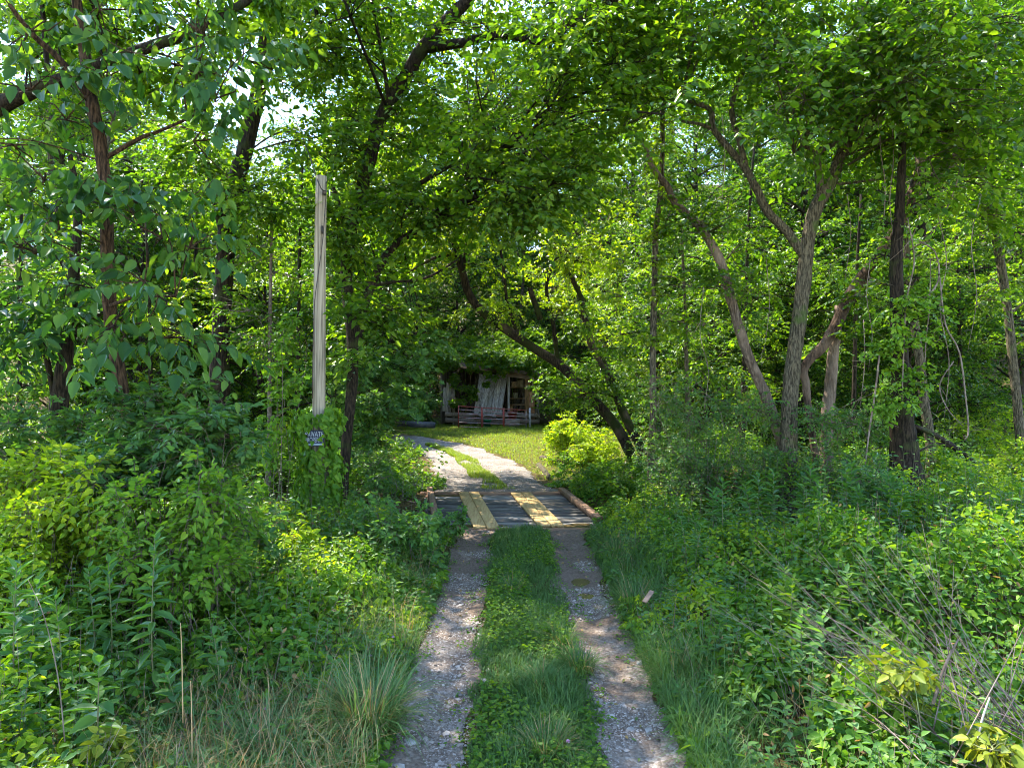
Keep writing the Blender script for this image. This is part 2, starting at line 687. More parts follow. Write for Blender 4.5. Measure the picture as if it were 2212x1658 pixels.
LM = {
    'canopy': leafmat('canopy_leaf', [(0.030, 0.082, 0.011), (0.052, 0.12, 0.013), (0.08, 0.155, 0.016), (0.12, 0.19, 0.02)], trans=0.53, tcol=(2.35, 2.25, 0.55)),
    'big': leafmat('broad_leaf', [(0.018, 0.062, 0.018), (0.030, 0.088, 0.028), (0.046, 0.118, 0.034), (0.085, 0.16, 0.03)], trans=0.46, gloss=0.10, rough=0.5, tcol=(2.4, 2.2, 0.4)),
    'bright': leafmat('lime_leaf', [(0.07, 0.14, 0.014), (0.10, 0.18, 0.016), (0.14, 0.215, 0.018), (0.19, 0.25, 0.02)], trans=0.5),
    'vine': leafmat('vine_leaf', [(0.06, 0.15, 0.018), (0.085, 0.185, 0.022), (0.11, 0.22, 0.024), (0.15, 0.25, 0.026)], trans=0.42),
    'dark': leafmat('shade_leaf', [(0.034, 0.098, 0.032), (0.05, 0.128, 0.040), (0.066, 0.15, 0.038), (0.09, 0.175, 0.03)], gloss=0.12, rough=0.45),
    'weed': leafmat('weed_leaf', [(0.045, 0.125, 0.036), (0.06, 0.15, 0.04), (0.08, 0.175, 0.042), (0.10, 0.20, 0.04)], gloss=0.10, rough=0.5),
    'herb': leafmat('herb_leaf', [(0.035, 0.105, 0.016), (0.058, 0.14, 0.018), (0.085, 0.175, 0.02), (0.14, 0.22, 0.022)], gloss=0.08),
    'forest': leafmat('forest_leaf', [(0.016, 0.055, 0.010), (0.028, 0.085, 0.012), (0.05, 0.12, 0.013), (0.10, 0.17, 0.016)], trans=0.45, tcol=(2.3, 2.1, 0.5)),
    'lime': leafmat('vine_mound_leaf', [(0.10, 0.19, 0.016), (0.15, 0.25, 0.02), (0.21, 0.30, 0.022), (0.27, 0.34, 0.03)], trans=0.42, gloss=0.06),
    'yellow': leafmat('yellowing_leaf', [(0.12, 0.17, 0.02), (0.17, 0.21, 0.022), (0.21, 0.235, 0.025)], trans=0.4, tcol=(1.4, 1.3, 0.5)),
}
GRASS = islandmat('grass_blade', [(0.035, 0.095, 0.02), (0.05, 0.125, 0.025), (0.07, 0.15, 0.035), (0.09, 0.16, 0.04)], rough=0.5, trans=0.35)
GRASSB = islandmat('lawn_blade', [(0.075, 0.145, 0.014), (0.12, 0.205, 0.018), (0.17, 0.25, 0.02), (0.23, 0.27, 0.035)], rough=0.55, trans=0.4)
BLUEGR = islandmat('tussock_blade', [(0.045, 0.12, 0.035), (0.07, 0.16, 0.045), (0.10, 0.19, 0.055), (0.24, 0.2, 0.085)], rough=0.45, trans=0.3)
STRAW = islandmat('dry_straw', [(0.20, 0.12, 0.05), (0.30, 0.20, 0.09), (0.40, 0.29, 0.15)], rough=0.7, trans=0.2)
BK = {
    'brown': barkmat('ridged_brown_bark', (0.018, 0.011, 0.007), (0.095, 0.056, 0.032)),
    'dark': barkmat('dark_bark', (0.008, 0.006, 0.004), (0.04, 0.029, 0.019), moss=0.25, mosscol=(0.035, 0.045, 0.012)),
    'mossy': barkmat('mossy_bark', (0.010, 0.007, 0.005), (0.045, 0.033, 0.022), moss=0.45, mosscol=(0.022, 0.03, 0.006), pale=(0.12, 0.085, 0.06)),
    'pale': barkmat('pale_flaking_bark', (0.06, 0.042, 0.03), (0.17, 0.125, 0.09), sc=5, pale=(0.22, 0.165, 0.125)),
    'grey': barkmat('grey_bark', (0.03, 0.025, 0.016), (0.14, 0.118, 0.078), sc=9, moss=0.1),
    'red': barkmat('red_brown_bark', (0.03, 0.019, 0.013), (0.11, 0.07, 0.047), sc=5, pale=(0.16, 0.115, 0.085)),
    'twig': plain('twig_bark', (0.07, 0.05, 0.035), 0.9, col2=(0.14, 0.11, 0.08), sc=20),
    'stem': plain('green_stem', (0.09, 0.13, 0.04), 0.7, col2=(0.12, 0.10, 0.05), sc=6),
    'drystem': plain('dry_stem', (0.10, 0.065, 0.05), 0.8, col2=(0.22, 0.165, 0.135), sc=7),
    'palevine': plain('dry_vine_bark', (0.09, 0.065, 0.045), 0.9, col2=(0.2, 0.155, 0.12), sc=6),
}

# ------------------------------------------------------------------ the setting: ground, tracks, creek
xs = np.concatenate([np.linspace(-160, -20, 30), np.linspace(-19, -4, 40), np.linspace(-3.6, 3.6, 90), np.linspace(4, 19, 40), np.linspace(20, 160, 30)])
ys = np.concatenate([np.linspace(-30, 2, 14), np.linspace(2.4, 34, 230), np.linspace(35, 60, 40), np.linspace(63, 260, 40)])
X, Y = np.meshgrid(xs, ys, indexing='ij')
Z = terrain(X, Y)
V = np.stack([X, Y, Z], -1).reshape(-1, 3)
ny = len(ys)
i, j = np.meshgrid(np.arange(len(xs) - 1), np.arange(ny - 1), indexing='ij')
Fq = np.stack([i * ny + j, (i + 1) * ny + j, (i + 1) * ny + j + 1, i * ny + j + 1], -1).reshape(-1, 4)
g = mesh('ground', V, [Fq], groundmat(), smooth=True)
tag(g, kind='structure')


def strip(name, left, right, mat, dz, n=60, m=10, edge=0.05):
    """a sheet between two edge lines, laid over the ground"""
    left, right = np.asarray(left, float), np.asarray(right, float)
    t = np.linspace(0, 1, n)
    tl = np.linspace(0, 1, len(left))
    L = np.stack([np.interp(t, tl, left[:, k]) for k in (0, 1)], -1)
    Rr = np.stack([np.interp(t, tl, right[:, k]) for k in (0, 1)], -1)
    u = np.linspace(0, 1, m)
    P = L[:, None] * (1 - u)[None, :, None] + Rr[:, None] * u[None, :, None]
    P[:, 0, 0] += (vnoise(L[:, 1], L[:, 0], 2.3) - 0.5) * 4 * edge
    P[:, -1, 0] += (vnoise(Rr[:, 1], Rr[:, 0], 2.1, 9) - 0.5) * 4 * edge
    Zz = terrain(P[..., 0], P[..., 1]) + dz
    Vv = np.concatenate([P, Zz[..., None]], -1).reshape(-1, 3)
    i, j = np.meshgrid(np.arange(n - 1), np.arange(m - 1), indexing='ij')
    Fq = np.stack([i * m + j, i * m + j + 1, (i + 1) * m + j + 1, (i + 1) * m + j], -1).reshape(-1, 4)
    o = mesh(name, Vv, [Fq], mat, smooth=True)
    return tag(o, kind='structure')


GR = gravelmat('track_gravel', 42, 0.52, 0.72)
strip('gravel_track', [(-1.0, 1), (-1.0, 6), (-0.98, 9), (-1.0, 12.38)], [(-0.30, 1), (-0.33, 6), (-0.36, 9), (-0.30, 12.38)], GR, 0.012, 160, 12)
strip('gravel_track', [(0.68, 1), (0.66, 6), (0.62, 9), (0.55, 12.38)], [(1.36, 1), (1.33, 6), (1.25, 9), (1.30, 12.38)], GR, 0.012, 160, 12)
EL = [(-1.75, 15.95), (-1.65, 17.1), (-2.3, 20.4), (-3.33, 24.4), (-4.9, 27.4), (-7, 29), (-11, 30.2)]
ER = [(1.15, 15.95), (0.75, 18.0), (0.1, 21.4), (-0.74, 23.9), (-2.1, 27.2), (-5.2, 31.2), (-11, 33)]
DRV = gravelmat('driveway_gravel', 60, 0.46, 0.56, (21, 16.5, 0.2), 0.55)
strip('driveway', EL, ER, DRV, 0.012, 120, 24, 0.12)


def gx(y, pts):
    a = np.array(pts)
    return np.interp(y, a[:, 1], a[:, 0])


w = MB()
w.add([[-40, 12.9, -0.95], [40, 14.9, -0.95], [40, 17.2, -0.95], [-40, 15.2, -0.95]], [[0, 1, 2, 3]])
tag(w.build('creek_water', watermat('creek_water', (0.03, 0.032, 0.02))), kind='structure')
PUD = watermat('puddle_water', (0.085, 0.058, 0.03))
for (px, py, a, b) in ((1258, 1244, 0.36, 0.30), (1277, 1277, 0.32, 0.17)):
    d = F * H / (py - HY)
    c = np.array([(px - CX) * d / F, d])
    A = np.linspace(0, 2 * math.pi, 40, endpoint=False)
    r = 1 + 0.16 * np.sin(A * 2 + px) + 0.1 * np.sin(A * 5 + 2)
    P = np.stack([c[0] + a * r * np.cos(A), c[1] + b * r * np.sin(A)], -1)
    zz = float(terrain(c[0], c[1])) + 0.030
    m = MB()
    m.add(np.vstack([np.c_[P, np.full(40, zz)], [c[0], c[1], zz]]), [[k, (k + 1) % 40, 40] for k in range(40)])
    tag(m.build('puddle', PUD), kind='structure')

# pebbles of the tracks
def pebbles(name, P, s, mat):
    n = len(P)
    base = np.array([[1, 0, 0], [0, 1, 0], [-1, 0, 0], [0, -1, 0], [0.1, 0.1, 0.8], [0, 0, -0.6]])
    Vv = np.zeros((n, 6, 3))
    a = rng.random(n) * 6.28
    sx, sy = s * (0.7 + 0.6 * rng.random(n)), s * (0.6 + 0.5 * rng.random(n))
    for k, b in enumerate(base):
        jx = b + rng.normal(size=(n, 3)) * 0.22
        x, y = jx[:, 0] * sx, jx[:, 1] * sy
        Vv[:, k] = P + np.stack([x * np.cos(a) - y * np.sin(a), x * np.sin(a) + y * np.cos(a), jx[:, 2] * s * 0.7], -1)
    b0 = np.arange(n)[:, None] * 6
    Ft = np.vstack([b0 + np.array(q) for q in ([0, 1, 4], [1, 2, 4], [2, 3, 4], [3, 0, 4])])
    return mesh(name, Vv.reshape(-1, 3), [Ft], mat)


STONE = islandmat('limestone', [(0.09, 0.066, 0.05), (0.17, 0.138, 0.112), (0.25, 0.21, 0.178), (0.37, 0.325, 0.28)])
n = 52000
y = 3.6 + 8.7 * rng.random(n) ** 1.3
side = rng.random(n) < 0.48
x = np.where(side, -0.65, 0.97) + rng.normal(size=n) * 0.25
ok = (vnoise(x, y, 1.5, 2) > 0.34 + 0.2 * sstep(7, 10, y)) & (np.abs(x - np.where(side, -0.65, 0.97)) < 0.46)
x, y = x[ok], y[ok]
s = 0.0045 + 0.009 * rng.random(len(x)) ** 2 + 0.02 * (rng.random(len(x)) > 0.985)
tag(pebbles('gravel', np.stack([x, y, terrain(x, y) + 0.012 + s * 0.15], -1), s, STONE), kind='stuff')
n = 9000
y = 16.1 + 14 * rng.random(n)
u = rng.random(n)
x = gx(y, EL) * (1 - u) + gx(y, ER) * u
s = 0.008 + 0.014 * rng.random(n) ** 2
tag(pebbles('gravel', np.stack([x, y, terrain(x, y) + 0.012], -1), s, STONE), kind='stuff')

STN = plain('pale_stone', (0.2, 0.185, 0.165), 0.9, col2=(0.34, 0.32, 0.295), sc=6, bump=0.5)
stones = [
    (1200, 1445, 0.060, 'pale blocky stone at the inner edge of the left wheel track, the farther of two'), (1183, 1418, 0.055, 'flat pale stone in the left wheel track'),
    (886, 1598, 0.085, 'large white stone low in the left wheel track'), (1036, 1368, 0.06, 'pale stone in the middle of the left wheel track'),
    (1020, 1354, 0.05, 'small grey stone beside the left grass bank in the left wheel track'), (1048, 1468, 0.075, 'bluish grey flat stone in the left wheel track'),
    (1364, 1420, 0.075, 'pale angular stone beside the muddy patch of the right wheel track'), (1383, 1428, 0.08, 'rounded grey stone against the right bank'),
    (1362, 1564, 0.065, 'grey flat stone in the mud of the right wheel track'), (1402, 1570, 0.07, 'broken pale stone beside the mud of the right wheel track'),
    (862, 1652, 0.09, 'rounded stone at the foot of the left bank'), (992, 1640, 0.06, 'small white stone low in the left wheel track')]
for px, py, s, lb in stones:
    if px in (1200, 1183):
        px -= 145
    d = F * H / (py - HY)
    x = (px - CX) * d / F
    bm = __import__('bmesh').new()
    import bmesh
    bmesh.ops.create_icosphere(bm, subdivisions=1, radius=1)
    seed = rng.normal(size=(5, 3))
    for v in bm.verts:
        q = np.array(v.co)
        k = 0.85 + 0.3 * rng.random() + 0.2 * sum(max(0, float(q @ nrm(sd))) ** 3 * (-1 if ii % 2 else 1) for ii, sd in enumerate(seed))
        s_ = s * 0.5
        v.co = (q[0] * k * s_ * 1.25, q[1] * k * s_, q[2] * k * s_ * 0.6)
    me = bpy.data.meshes.new('stone')
    bm.to_mesh(me)
    bm.free()
    me.materials.append(STN)
    o = bpy.data.objects.new('stone', me)
    COL.objects.link(o)
    o.location = (x, d, float(terrain(x, d)) + s * 0.15)
    o.rotation_euler = (0.1, 0.15, rng.random() * 6)
    tag(o, lb, 'stone', 'larger stones in the wheel tracks')

# ------------------------------------------------------------------ bridge
GREYW = woodmat('weathered_planks', [(0.03, 0.027, 0.024), (0.095, 0.088, 0.08), (0.19, 0.18, 0.17)], island=0.55)
NEWW = woodmat('fresh_yellow_lumber', [(0.21, 0.13, 0.05), (0.32, 0.215, 0.09), (0.38, 0.275, 0.13)], grain=(12, 1.0, 12), island=0.08, knots=3.0)
REDW = woodmat('treated_brown_timber', [(0.09, 0.05, 0.03), (0.17, 0.098, 0.06), (0.24, 0.15, 0.095)], island=0.12)
REDY = woodmat('treated_curb_timber', [(0.09, 0.05, 0.03), (0.17, 0.098, 0.06), (0.24, 0.15, 0.095)], grain=(14, 1.2, 14), island=0.12)
br = thing('wooden_bridge', 'low plank bridge with pairs of new yellow runner boards across the creek', 'bridge', (0, 14.2, 0))
sk = lambda y: -0.15 * (y - 12.4)                # the deck is a skewed parallelogram
m = MB()
yy = 12.56
while yy < 15.75:
    wd = 0.17 + 0.06 * rng.random()
    tl = 0.5 * (rng.random() - 0.5) * 0.12
    m.box((0.10 + sk(yy), yy + wd / 2, -0.012 + 0.016 * (rng.random() - 0.5)), (3.30 + tl, wd, 0.05), bev=0.008, rot=(rng.random() - 0.5) * 0.008)
    yy += wd + 0.06 + 0.05 * rng.random()
m.build('deck', GREYW, br)
for xo in (-1.2, 0.2, 1.4):
    m = MB()
    m.beam((xo + sk(12.3), 12.3, -0.17), (xo + sk(16), 16.0, -0.17), 0.2, 0.25)
    m.build('girder', GREYW, br)
for x0, y0, y1 in ((-0.70, 12.38, 15.95), (-0.455, 12.36, 15.97), (0.485, 12.52, 15.88), (0.73, 12.50, 15.90)):
    m = MB()
    c0 = np.array([x0 + 0.118, y0, 0.048])
    c1 = np.array([x0 + 0.118 - 0.155 * (y1 - y0), y1, 0.046])
    m.beam(c0, c1, 0.227, 0.048, bev=0.006)
    m.build('runner_board', NEWW, br)
m = MB()
m.beam((1.66, 12.9, 0.085), (1.16, 16.1, 0.085), 0.135, 0.12, bev=0.004)
cb = m.build('curb_beam', REDY, br)
m = MB()
m.beam((-1.50, 13.3, 0.085), (-1.96, 16.2, 0.085), 0.135, 0.12, bev=0.004)
cb = m.build('curb_beam', REDY, br)
for (xx, ya) in ((1.64, 13.4), (1.30, 15.55), (-1.52, 13.3), (-1.93, 15.6)):
    m = MB()
    m.box((xx, ya, 0.02), (0.12, 0.25, 0.05), rot=0.15, bev=0.006)
    m.build('curb_block', REDW, br)
m = MB()
m.beam((-1.62, 12.42, -0.03), (1.80, 12.42, -0.03), 0.14, 0.12, bev=0.01)
m.build('end_beam', REDW, br)
m = MB()
m.beam((-2.15, 15.98, 0.0), (1.30, 15.98, 0.0), 0.16, 0.12, bev=0.01)
m.build('end_beam', REDW, br)

# ------------------------------------------------------------------ pole, its wire, the sign
POLEW = woodmat('weathered_pole_wood', [(0.07, 0.058, 0.044), (0.27, 0.225, 0.165), (0.42, 0.36, 0.275)], grain=(14, 14, 0.4), island=0.0)
DARKM = plain('dark_iron', (0.03, 0.028, 0.028), 0.6, 0.3, (0.08, 0.05, 0.035), 15)
PX, PY_ = -3.37, 11.9
pz = float(terrain(PX, PY_))
po = thing('utility_pole', 'bare grey wooden pole with a flat sawn top wrapped in vine at its foot', 'pole', (PX, PY_, pz))
m = MB()
top = W(694, 381, PY_)
m.tube([(PX, PY_, pz - 0.3), (PX, PY_, pz + 2), (PX + 0.015, PY_, 4.2), top], [0.118, 0.112, 0.104, 0.094], 20, 4, 0.03)
m.build('shaft', POLEW, po, True)
m = MB()
a = W(701, 414, PY_ - 0.10)
m.tube([a, W(688, 395, PY_ - 0.2), W(655, 300, PY_ + 1.5), W(610, 200, PY_ + 4)], 0.010, 6, 3)
m.build('wire', DARKM, po, True)
m = MB()
m.tube([W(705, 392, PY_ - 0.06), W(704, 420, PY_ - 0.09), W(697, 520, PY_ - 0.12), W(686, 600, PY_ - 0.14), W(679, 660, PY_ - 0.14), W(676, 760, PY_ - 0.14), W(675, 860, PY_ - 0.14)], 0.008, 6, 3)
m.build('wire', DARKM, po, True)
m = MB()
m.box(W(701, 416, PY_ - 0.12), (0.05, 0.05, 0.08), bev=0.012)
m.build('bolt', DARKM, po)
m = MB()
m.tube([W(696, 488, PY_ - 0.11), W(696, 505, PY_ - 0.125)], [0.018, 0.012], 8, 1)
m.build('bolt', DARKM, po)
m = MB()
m.tube([W(712, 410, PY_ - 0.02), W(712, 424, PY_ - 0.02)], 0.012, 8, 1)
m.build('insulator', plain('white_porcelain', (0.7, 0.7, 0.7), 0.3), po)

sg = thing('property_sign', 'small dark blue private property sign nailed to the pole among the vine leaves', 'sign', W(681, 958, PY_ - 0.18))
sw, sh = 0.33, 0.275
m = MB()
sc_ = W(679, 946, PY_ - 0.22)
m.box(sc_, (sw, 0.008, sh), bev=0.002)
m.build('panel', plain('dark_blue_sign_face', (0.035, 0.045, 0.10), 0.5, 0, (0.05, 0.06, 0.13), 12), sg)
WHITE = plain('white_lettering', (0.46, 0.50, 0.62), 0.5)
dg = None
for txt, zz in (('PRIVATE', 0.068), ('PROPERTY', -0.032)):
    cu = bpy.data.curves.new('lettering', 'FONT')
    cu.body = txt
    cu.align_x, cu.align_y = 'CENTER', 'CENTER'
    cu.size = 0.125
    cu.extrude = 0.001
    o = bpy.data.objects.new('lettering', cu)
    COL.objects.link(o)
    bpy.context.view_layer.update()
    me = bpy.data.meshes.new_from_object(o.evaluated_get(bpy.context.evaluated_depsgraph_get()))
    bpy.data.objects.remove(o)
    co = np.empty(len(me.vertices) * 3)
    me.vertices.foreach_get('co', co)
    co = co.reshape(-1, 3)
    wid = co[:, 0].max() - co[:, 0].min()
    co[:, 0] *= 0.305 / wid
    nv = np.stack([co[:, 0], -co[:, 2] - 0.0062, co[:, 1] + zz], -1) + sc_ - ORG[sg.name]
    me.vertices.foreach_set('co', nv.astype(np.float32).ravel())
    me.materials.clear()
    me.materials.append(WHITE)
    o = bpy.data.objects.new('lettering', me)
    COL.objects.link(o)
    o.parent = sg
m = MB()
m.box(sc_ + np.array([0, -0.0048, -0.108]), (0.29, 0.003, 0.035))
m.build('writing_field', plain('pale_sign_field', (0.30, 0.36, 0.48), 0.5), sg)

# ------------------------------------------------------------------ shed, gate and the things by it
SD = 36.0
ks = SD / F
OLDW = woodmat('silvered_barn_boards', [(0.10, 0.09, 0.08), (0.26, 0.24, 0.22), (0.40, 0.38, 0.36)], grain=(10, 10, 0.8), island=0.22)
OLDH = woodmat('old_hewn_logs', [(0.09, 0.07, 0.055), (0.22, 0.17, 0.14), (0.34, 0.28, 0.23)], grain=(0.8, 10, 10), island=0.2)
INW = woodmat('brown_inside_boards', [(0.12, 0.07, 0.035), (0.30, 0.18, 0.08), (0.42, 0.26, 0.13)], grain=(10, 10, 0.8), island=0.2)
shed = thing('shed', 'derelict grey plank shed with an open bay and a roof buried in vines', 'shed', (-1.1, SD, 0))
xL, xR = W(950, 900, SD)[0], W(1166, 900, SD)[0]
m = MB()
for k in range(18):
    xx = xL + 0.1 + k * (xR - xL - 0.2) / 17
    m.box((xx, SD + 3.2, 1.5), (0.27, 0.03, 3.1), bev=0.003, rot=(rng.random() - 0.5) * 0.05)
m.build('back_wall', plain('shade_painted_boards', (0.035, 0.022, 0.014), 0.9, col2=(0.07, 0.045, 0.028), sc=5), shed)  # boards coloured nearly black to paint the shade inside the open bay
for xx in (xL + 0.05, xR - 0.05):
    m = MB()
    for k in range(11):
        m.box((xx, SD + 0.25 + k * 0.285, 1.45), (0.03, 0.27, 2.9), bev=0.003)
    m.build('side_wall', OLDW, shed)
m = MB()
for px0, px1, t0, b0 in ((957, 963, 836, 888), (963.5, 970, 826, 890), (970.5, 975, 824, 891)):
    pa, pb = W((px0 + px1) / 2 + 1, t0, SD - 0.05), W((px0 + px1) / 2 - 1.5, b0, SD - 0.05)
    m.beam(pb, pa, (px1 - px0) * ks, 0.03, up=(0, -1, 0), bev=0.004)
m.build('wall_boards', OLDW, shed)
m = MB()
m.tube([W(976, 848, SD - 0.08), W(986, 872, SD - 0.1)], 0.06, 6, 1)
m.build('brace', OLDH, shed, True)
edges = np.linspace(0, 1, 6)
m = MB()
for k in range(5):
    jb = (0, 3, -2, 4, -1)[k]
    t0, t1 = edges[k], edges[k + 1] - 0.012
    tc_ = (t0 + t1) / 2
    pt = W(1036 + (1097 - 1036) * tc_, 808, SD - 0.02)
    pb = W(1023 + (1084 - 1023) * tc_, 896 + jb, SD - 0.55)
    m.beam(pb, pt, 62 * (t1 - t0) * ks, 0.028, up=(0, -1, 0.2), bev=0.004)
m.build('leaning_boards', OLDW, shed)
m = MB()
for (a, b) in ((890, 899), (902, 912)):
    m.tube([W(962, (a + b) / 2, SD - 0.12), W(1040, (a + b) / 2 + 2, SD - 0.12), W(1166, (a + b) / 2 + 3, SD - 0.12)], 0.125, 10, 2, 0.12)
m.build('sill_logs', OLDH, shed, True)
for yy_ in (857, 877):
    m = MB()
    m.tube([W(977, yy_, SD - 0.14), W(977, yy_, SD + 2.6)], [0.135, 0.13], 12, 1, 0.1)
    m.build('log_end', plain('pale_log_end', (0.30, 0.25, 0.2), 0.9, col2=(0.2, 0.15, 0.1), sc=20), shed)
for px_ in (980, 1099, 1152):
    m = MB()
    m.box(((px_ - CX) * ks, SD + 0.06, 1.42), (0.13, 0.13, 2.75), bev=0.008)
    m.build('post', OLDW, shed)
m = MB()
m.beam(W(1095, 809, SD - 0.03), W(1170, 819, SD - 0.03), 0.06, 0.2, bev=0.008)
m.build('header', OLDH, shed)
m = MB()
P = [W(952, 792, SD - 0.5), W(1176, 815, SD - 0.5), W(1176, 800, SD + 3.5), W(952, 776, SD + 3.5)]
P = np.array(P)
P[2:, 2] += 0.45
Vv = np.vstack([P, P + [0, 0, 0.05]])
m.add(Vv, [[3, 2, 1, 0], [4, 5, 6, 7], [0, 1, 5, 4], [1, 2, 6, 5], [2, 3, 7, 6], [3, 0, 4, 7]])
rf = m.build('roof', plain('rusted_roofing', (0.07, 0.045, 0.03), 0.8, 0.2, (0.14, 0.08, 0.05), 3), shed)
m = MB()
for k in range(8):
    xx = xL + 0.3 + k * 0.7
    tz = W(952 + k * 29, 793 + 3 * k, SD)[2] - 0.10
    m.beam((xx, SD - 0.42, tz - 0.02), (xx, SD + 3.3, tz + 0.72), 0.07, 0.10)
m.build('rafters', OLDH, shed)
for zz, dp in ((1.98, 1.0), (1.38, 1.0)):
    m = MB()
    m.box(((1121 - CX) * ks, SD + 1.2, zz), (1.05, 0.55, 0.035), bev=0.003)
    m.build('shelf', INW, shed)
m = MB()
m.box(((1120 - CX) * ks, SD + 0.75, 1.06), (1.05, 0.45, 0.06), bev=0.004)
for sx in (1104, 1137):
    m.box(((sx - CX) * ks, SD + 0.72, 0.53), (0.16, 0.06, 0.98), bev=0.004)
m.build('workbench', INW, shed)
m = MB()
for k, px_ in enumerate((1137, 1143)):
    m.box(((px_ - CX) * ks, SD + 0.5, 1.62), (0.15, 0.03, 1.9), bev=0.003)
m.build('inner_panel', INW, shed)
m = MB()
m.box(((1149 - CX) * ks, SD - 0.02, 1.05), (0.30, 0.035, 1.5), bev=0.004)
m.build('door_panel', plain('faded_orange_brown_paint', (0.26, 0.10, 0.045), 0.7, col2=(0.36, 0.2, 0.12), sc=5), shed)

TAN = plain('tan_cardboard', (0.30, 0.20, 0.11), 0.9, col2=(0.36, 0.26, 0.16), sc=8)
for px_, zz, sx, szz, lb, mt in ((1111, 1.998, 0.30, 0.28, 'small brown box on the upper shelf in the shed', TAN), (1124, 1.998, 0.36, 0.36, 'larger tan box on the upper shelf in the shed', plain('olive_box', (0.22, 0.18, 0.10), 0.8, col2=(0.28, 0.24, 0.14), sc=8))):
    m = MB()
    c = ((px_ - CX) * ks, SD + 1.15, zz)
    t = thing('storage_box', lb, 'box', c)
    m.box((c[0], c[1], zz + szz / 2), (sx, 0.3, szz), bev=0.008)
    m.build('carton', mt, t)
    m = MB()
    m.box((c[0], c[1] - 0.003, zz + szz + 0.008), (sx + 0.02, 0.315, 0.03), bev=0.005)
    m.build('lid', mt, t)


def bucket(name, label, c, r, h, mat, handle=True, cat='bucket'):
    t = thing(name, label, cat, c)
    m = MB()
    m.lathe([(0.001, 0.01), (r * 0.8, 0.0), (r, h), (r * 1.06, h), (r * 1.06, h + 0.02), (r * 0.96, h + 0.02), (r * 0.78, 0.03), (0.001, 0.03)], c)
    m.build('shell', mat, t, True)
    if handle:
        m = MB()
        A = np.linspace(0, math.pi, 9)
        m.tube([np.array(c) + [r * math.cos(a), 0.02 - r * 0.5 * math.sin(a), h - 0.25 * r * math.sin(a)] for a in A], 0.006, 5, 1)
        m.build('handle', DARKM, t)


bucket('bucket', 'small pale bucket on the lower shelf in the shed', ((1114 - CX) * ks, SD + 1.1, 1.4), 0.13, 0.26, plain('pale_plastic', (0.45, 0.43, 0.36), 0.5))
bucket('bucket', 'green plastic tub on the grass between the red gate and the shed', ((1053 - CX) * 35 / F, 35.0, float(terrain(-1.2, 35))), 0.2, 0.36, plain('green_plastic', (0.02, 0.14, 0.08), 0.5, col2=(0.03, 0.18, 0.10), sc=4))
bucket('tub', 'dull red tub behind the right half of the gate', ((1107 - CX) * 35.1 / F, 35.1, 0.42), 0.26, 0.36, plain('red_plastic', (0.22, 0.03, 0.035), 0.55, col2=(0.28, 0.06, 0.05), sc=5), False, 'tub')
m = MB()
m.box(((1107 - CX) * 35.1 / F, 35.1, 0.2), (0.75, 0.45, 0.42), bev=0.02)
t = tag(m.build('timber_block', OLDH), 'old timber block under the red tub behind the gate', 'timber')

GD = 34.5
RED = plain('worn_red_gate_paint', (0.27, 0.035, 0.028), 0.6, 0.0, (0.22, 0.07, 0.05), 9)
GALV = plain('grey_gate_tube', (0.27, 0.24, 0.24), 0.6, 0.2, (0.30, 0.13, 0.11), 4)
gt = thing('farm_gate', 'red and grey tube farm gate standing in front of the shed', 'gate', (W(1063, 923, GD)[0], GD, 0))
gl = lambda px: float(np.interp(px, [990, 1137], [0, 1]))
for k, (ya, yb) in enumerate(((876.5, 885.5), (884, 893), (892.5, 900), (901, 906.5), (911.5, 916.5), (921, 925))):
    m = MB()
    m.tube([W(990, ya, GD), W(1040, ya + (yb - ya) * 0.34 + 0.6, GD), W(1137, yb, GD)], 0.024, 8, 2)
    m.build('rail', RED if k == 0 else GALV, gt, True)
for k, px_ in enumerate((990.5, 1041, 1088, 1136.5)):
    m = MB()
    yt, yb = 876 + 9 * gl(px_), 921.5 + 4 * gl(px_)
    m.tube([W(px_, yt - 0.6, GD - 0.03), W(px_, yb + 0.6, GD - 0.03)], 0.032 if k in (1, 2) else 0.026, 8, 1)
    if k in (1, 2):
        m.box((W(px_, yt, GD)[0], GD - 0.045, W(px_, (yt + yb) / 2, GD)[2]), (0.10, 0.02, 1.04), bev=0.004)
    m.build('upright', RED if k < 3 else GALV, gt, False)
gp = MB()
gp.tube([W(1145, 928, GD + 0.1), W(1144.5, 881, GD + 0.1)], [0.06, 0.055], 12, 1, 0.06)
tag(gp.build('gate_post', plain('silver_post', (0.24, 0.23, 0.24), 0.7, 0.1, (0.34, 0.33, 0.34), 12), None, True), 'round silvery post just right of the farm gate', 'post')

# dark trough at the edge of the grass
TD = 33.5
tr = thing('feed_trough', 'long dark blue-grey trough lying at the edge of the grass left of the gate', 'trough', W(898, 920, TD))
a, b = W(858, 915.5, TD), W(938, 918, TD)
DKB = plain('dark_blue_grey_metal', (0.045, 0.055, 0.075), 0.5, 0.3, (0.09, 0.09, 0.10), 5)
m = MB()
m.beam(a + [0, -0.02, 0.01], b + [0, -0.02, -0.01], 0.03, 0.26, bev=0.004)
m.beam(a + [0, 0.42, 0.01], b + [0, 0.42, -0.01], 0.03, 0.26, bev=0.004)
m.build('side_panel', DKB, tr)
m = MB()
m.beam(a + [0, 0.2, -0.11], b + [0, 0.2, -0.13], 0.40, 0.03, bev=0.004)
m.build('base_panel', DKB, tr)
for q in (a, b):
    m = MB()
    m.box(q + [0, 0.2, -0.01], (0.03, 0.40, 0.24), bev=0.003)
    m.build('end_panel', DKB, tr)
m = MB()
m.box(b + [-0.05, 0.15, -0.17], (0.1, 0.3, 0.10), bev=0.01)
m.build('foot', OLDH, tr)
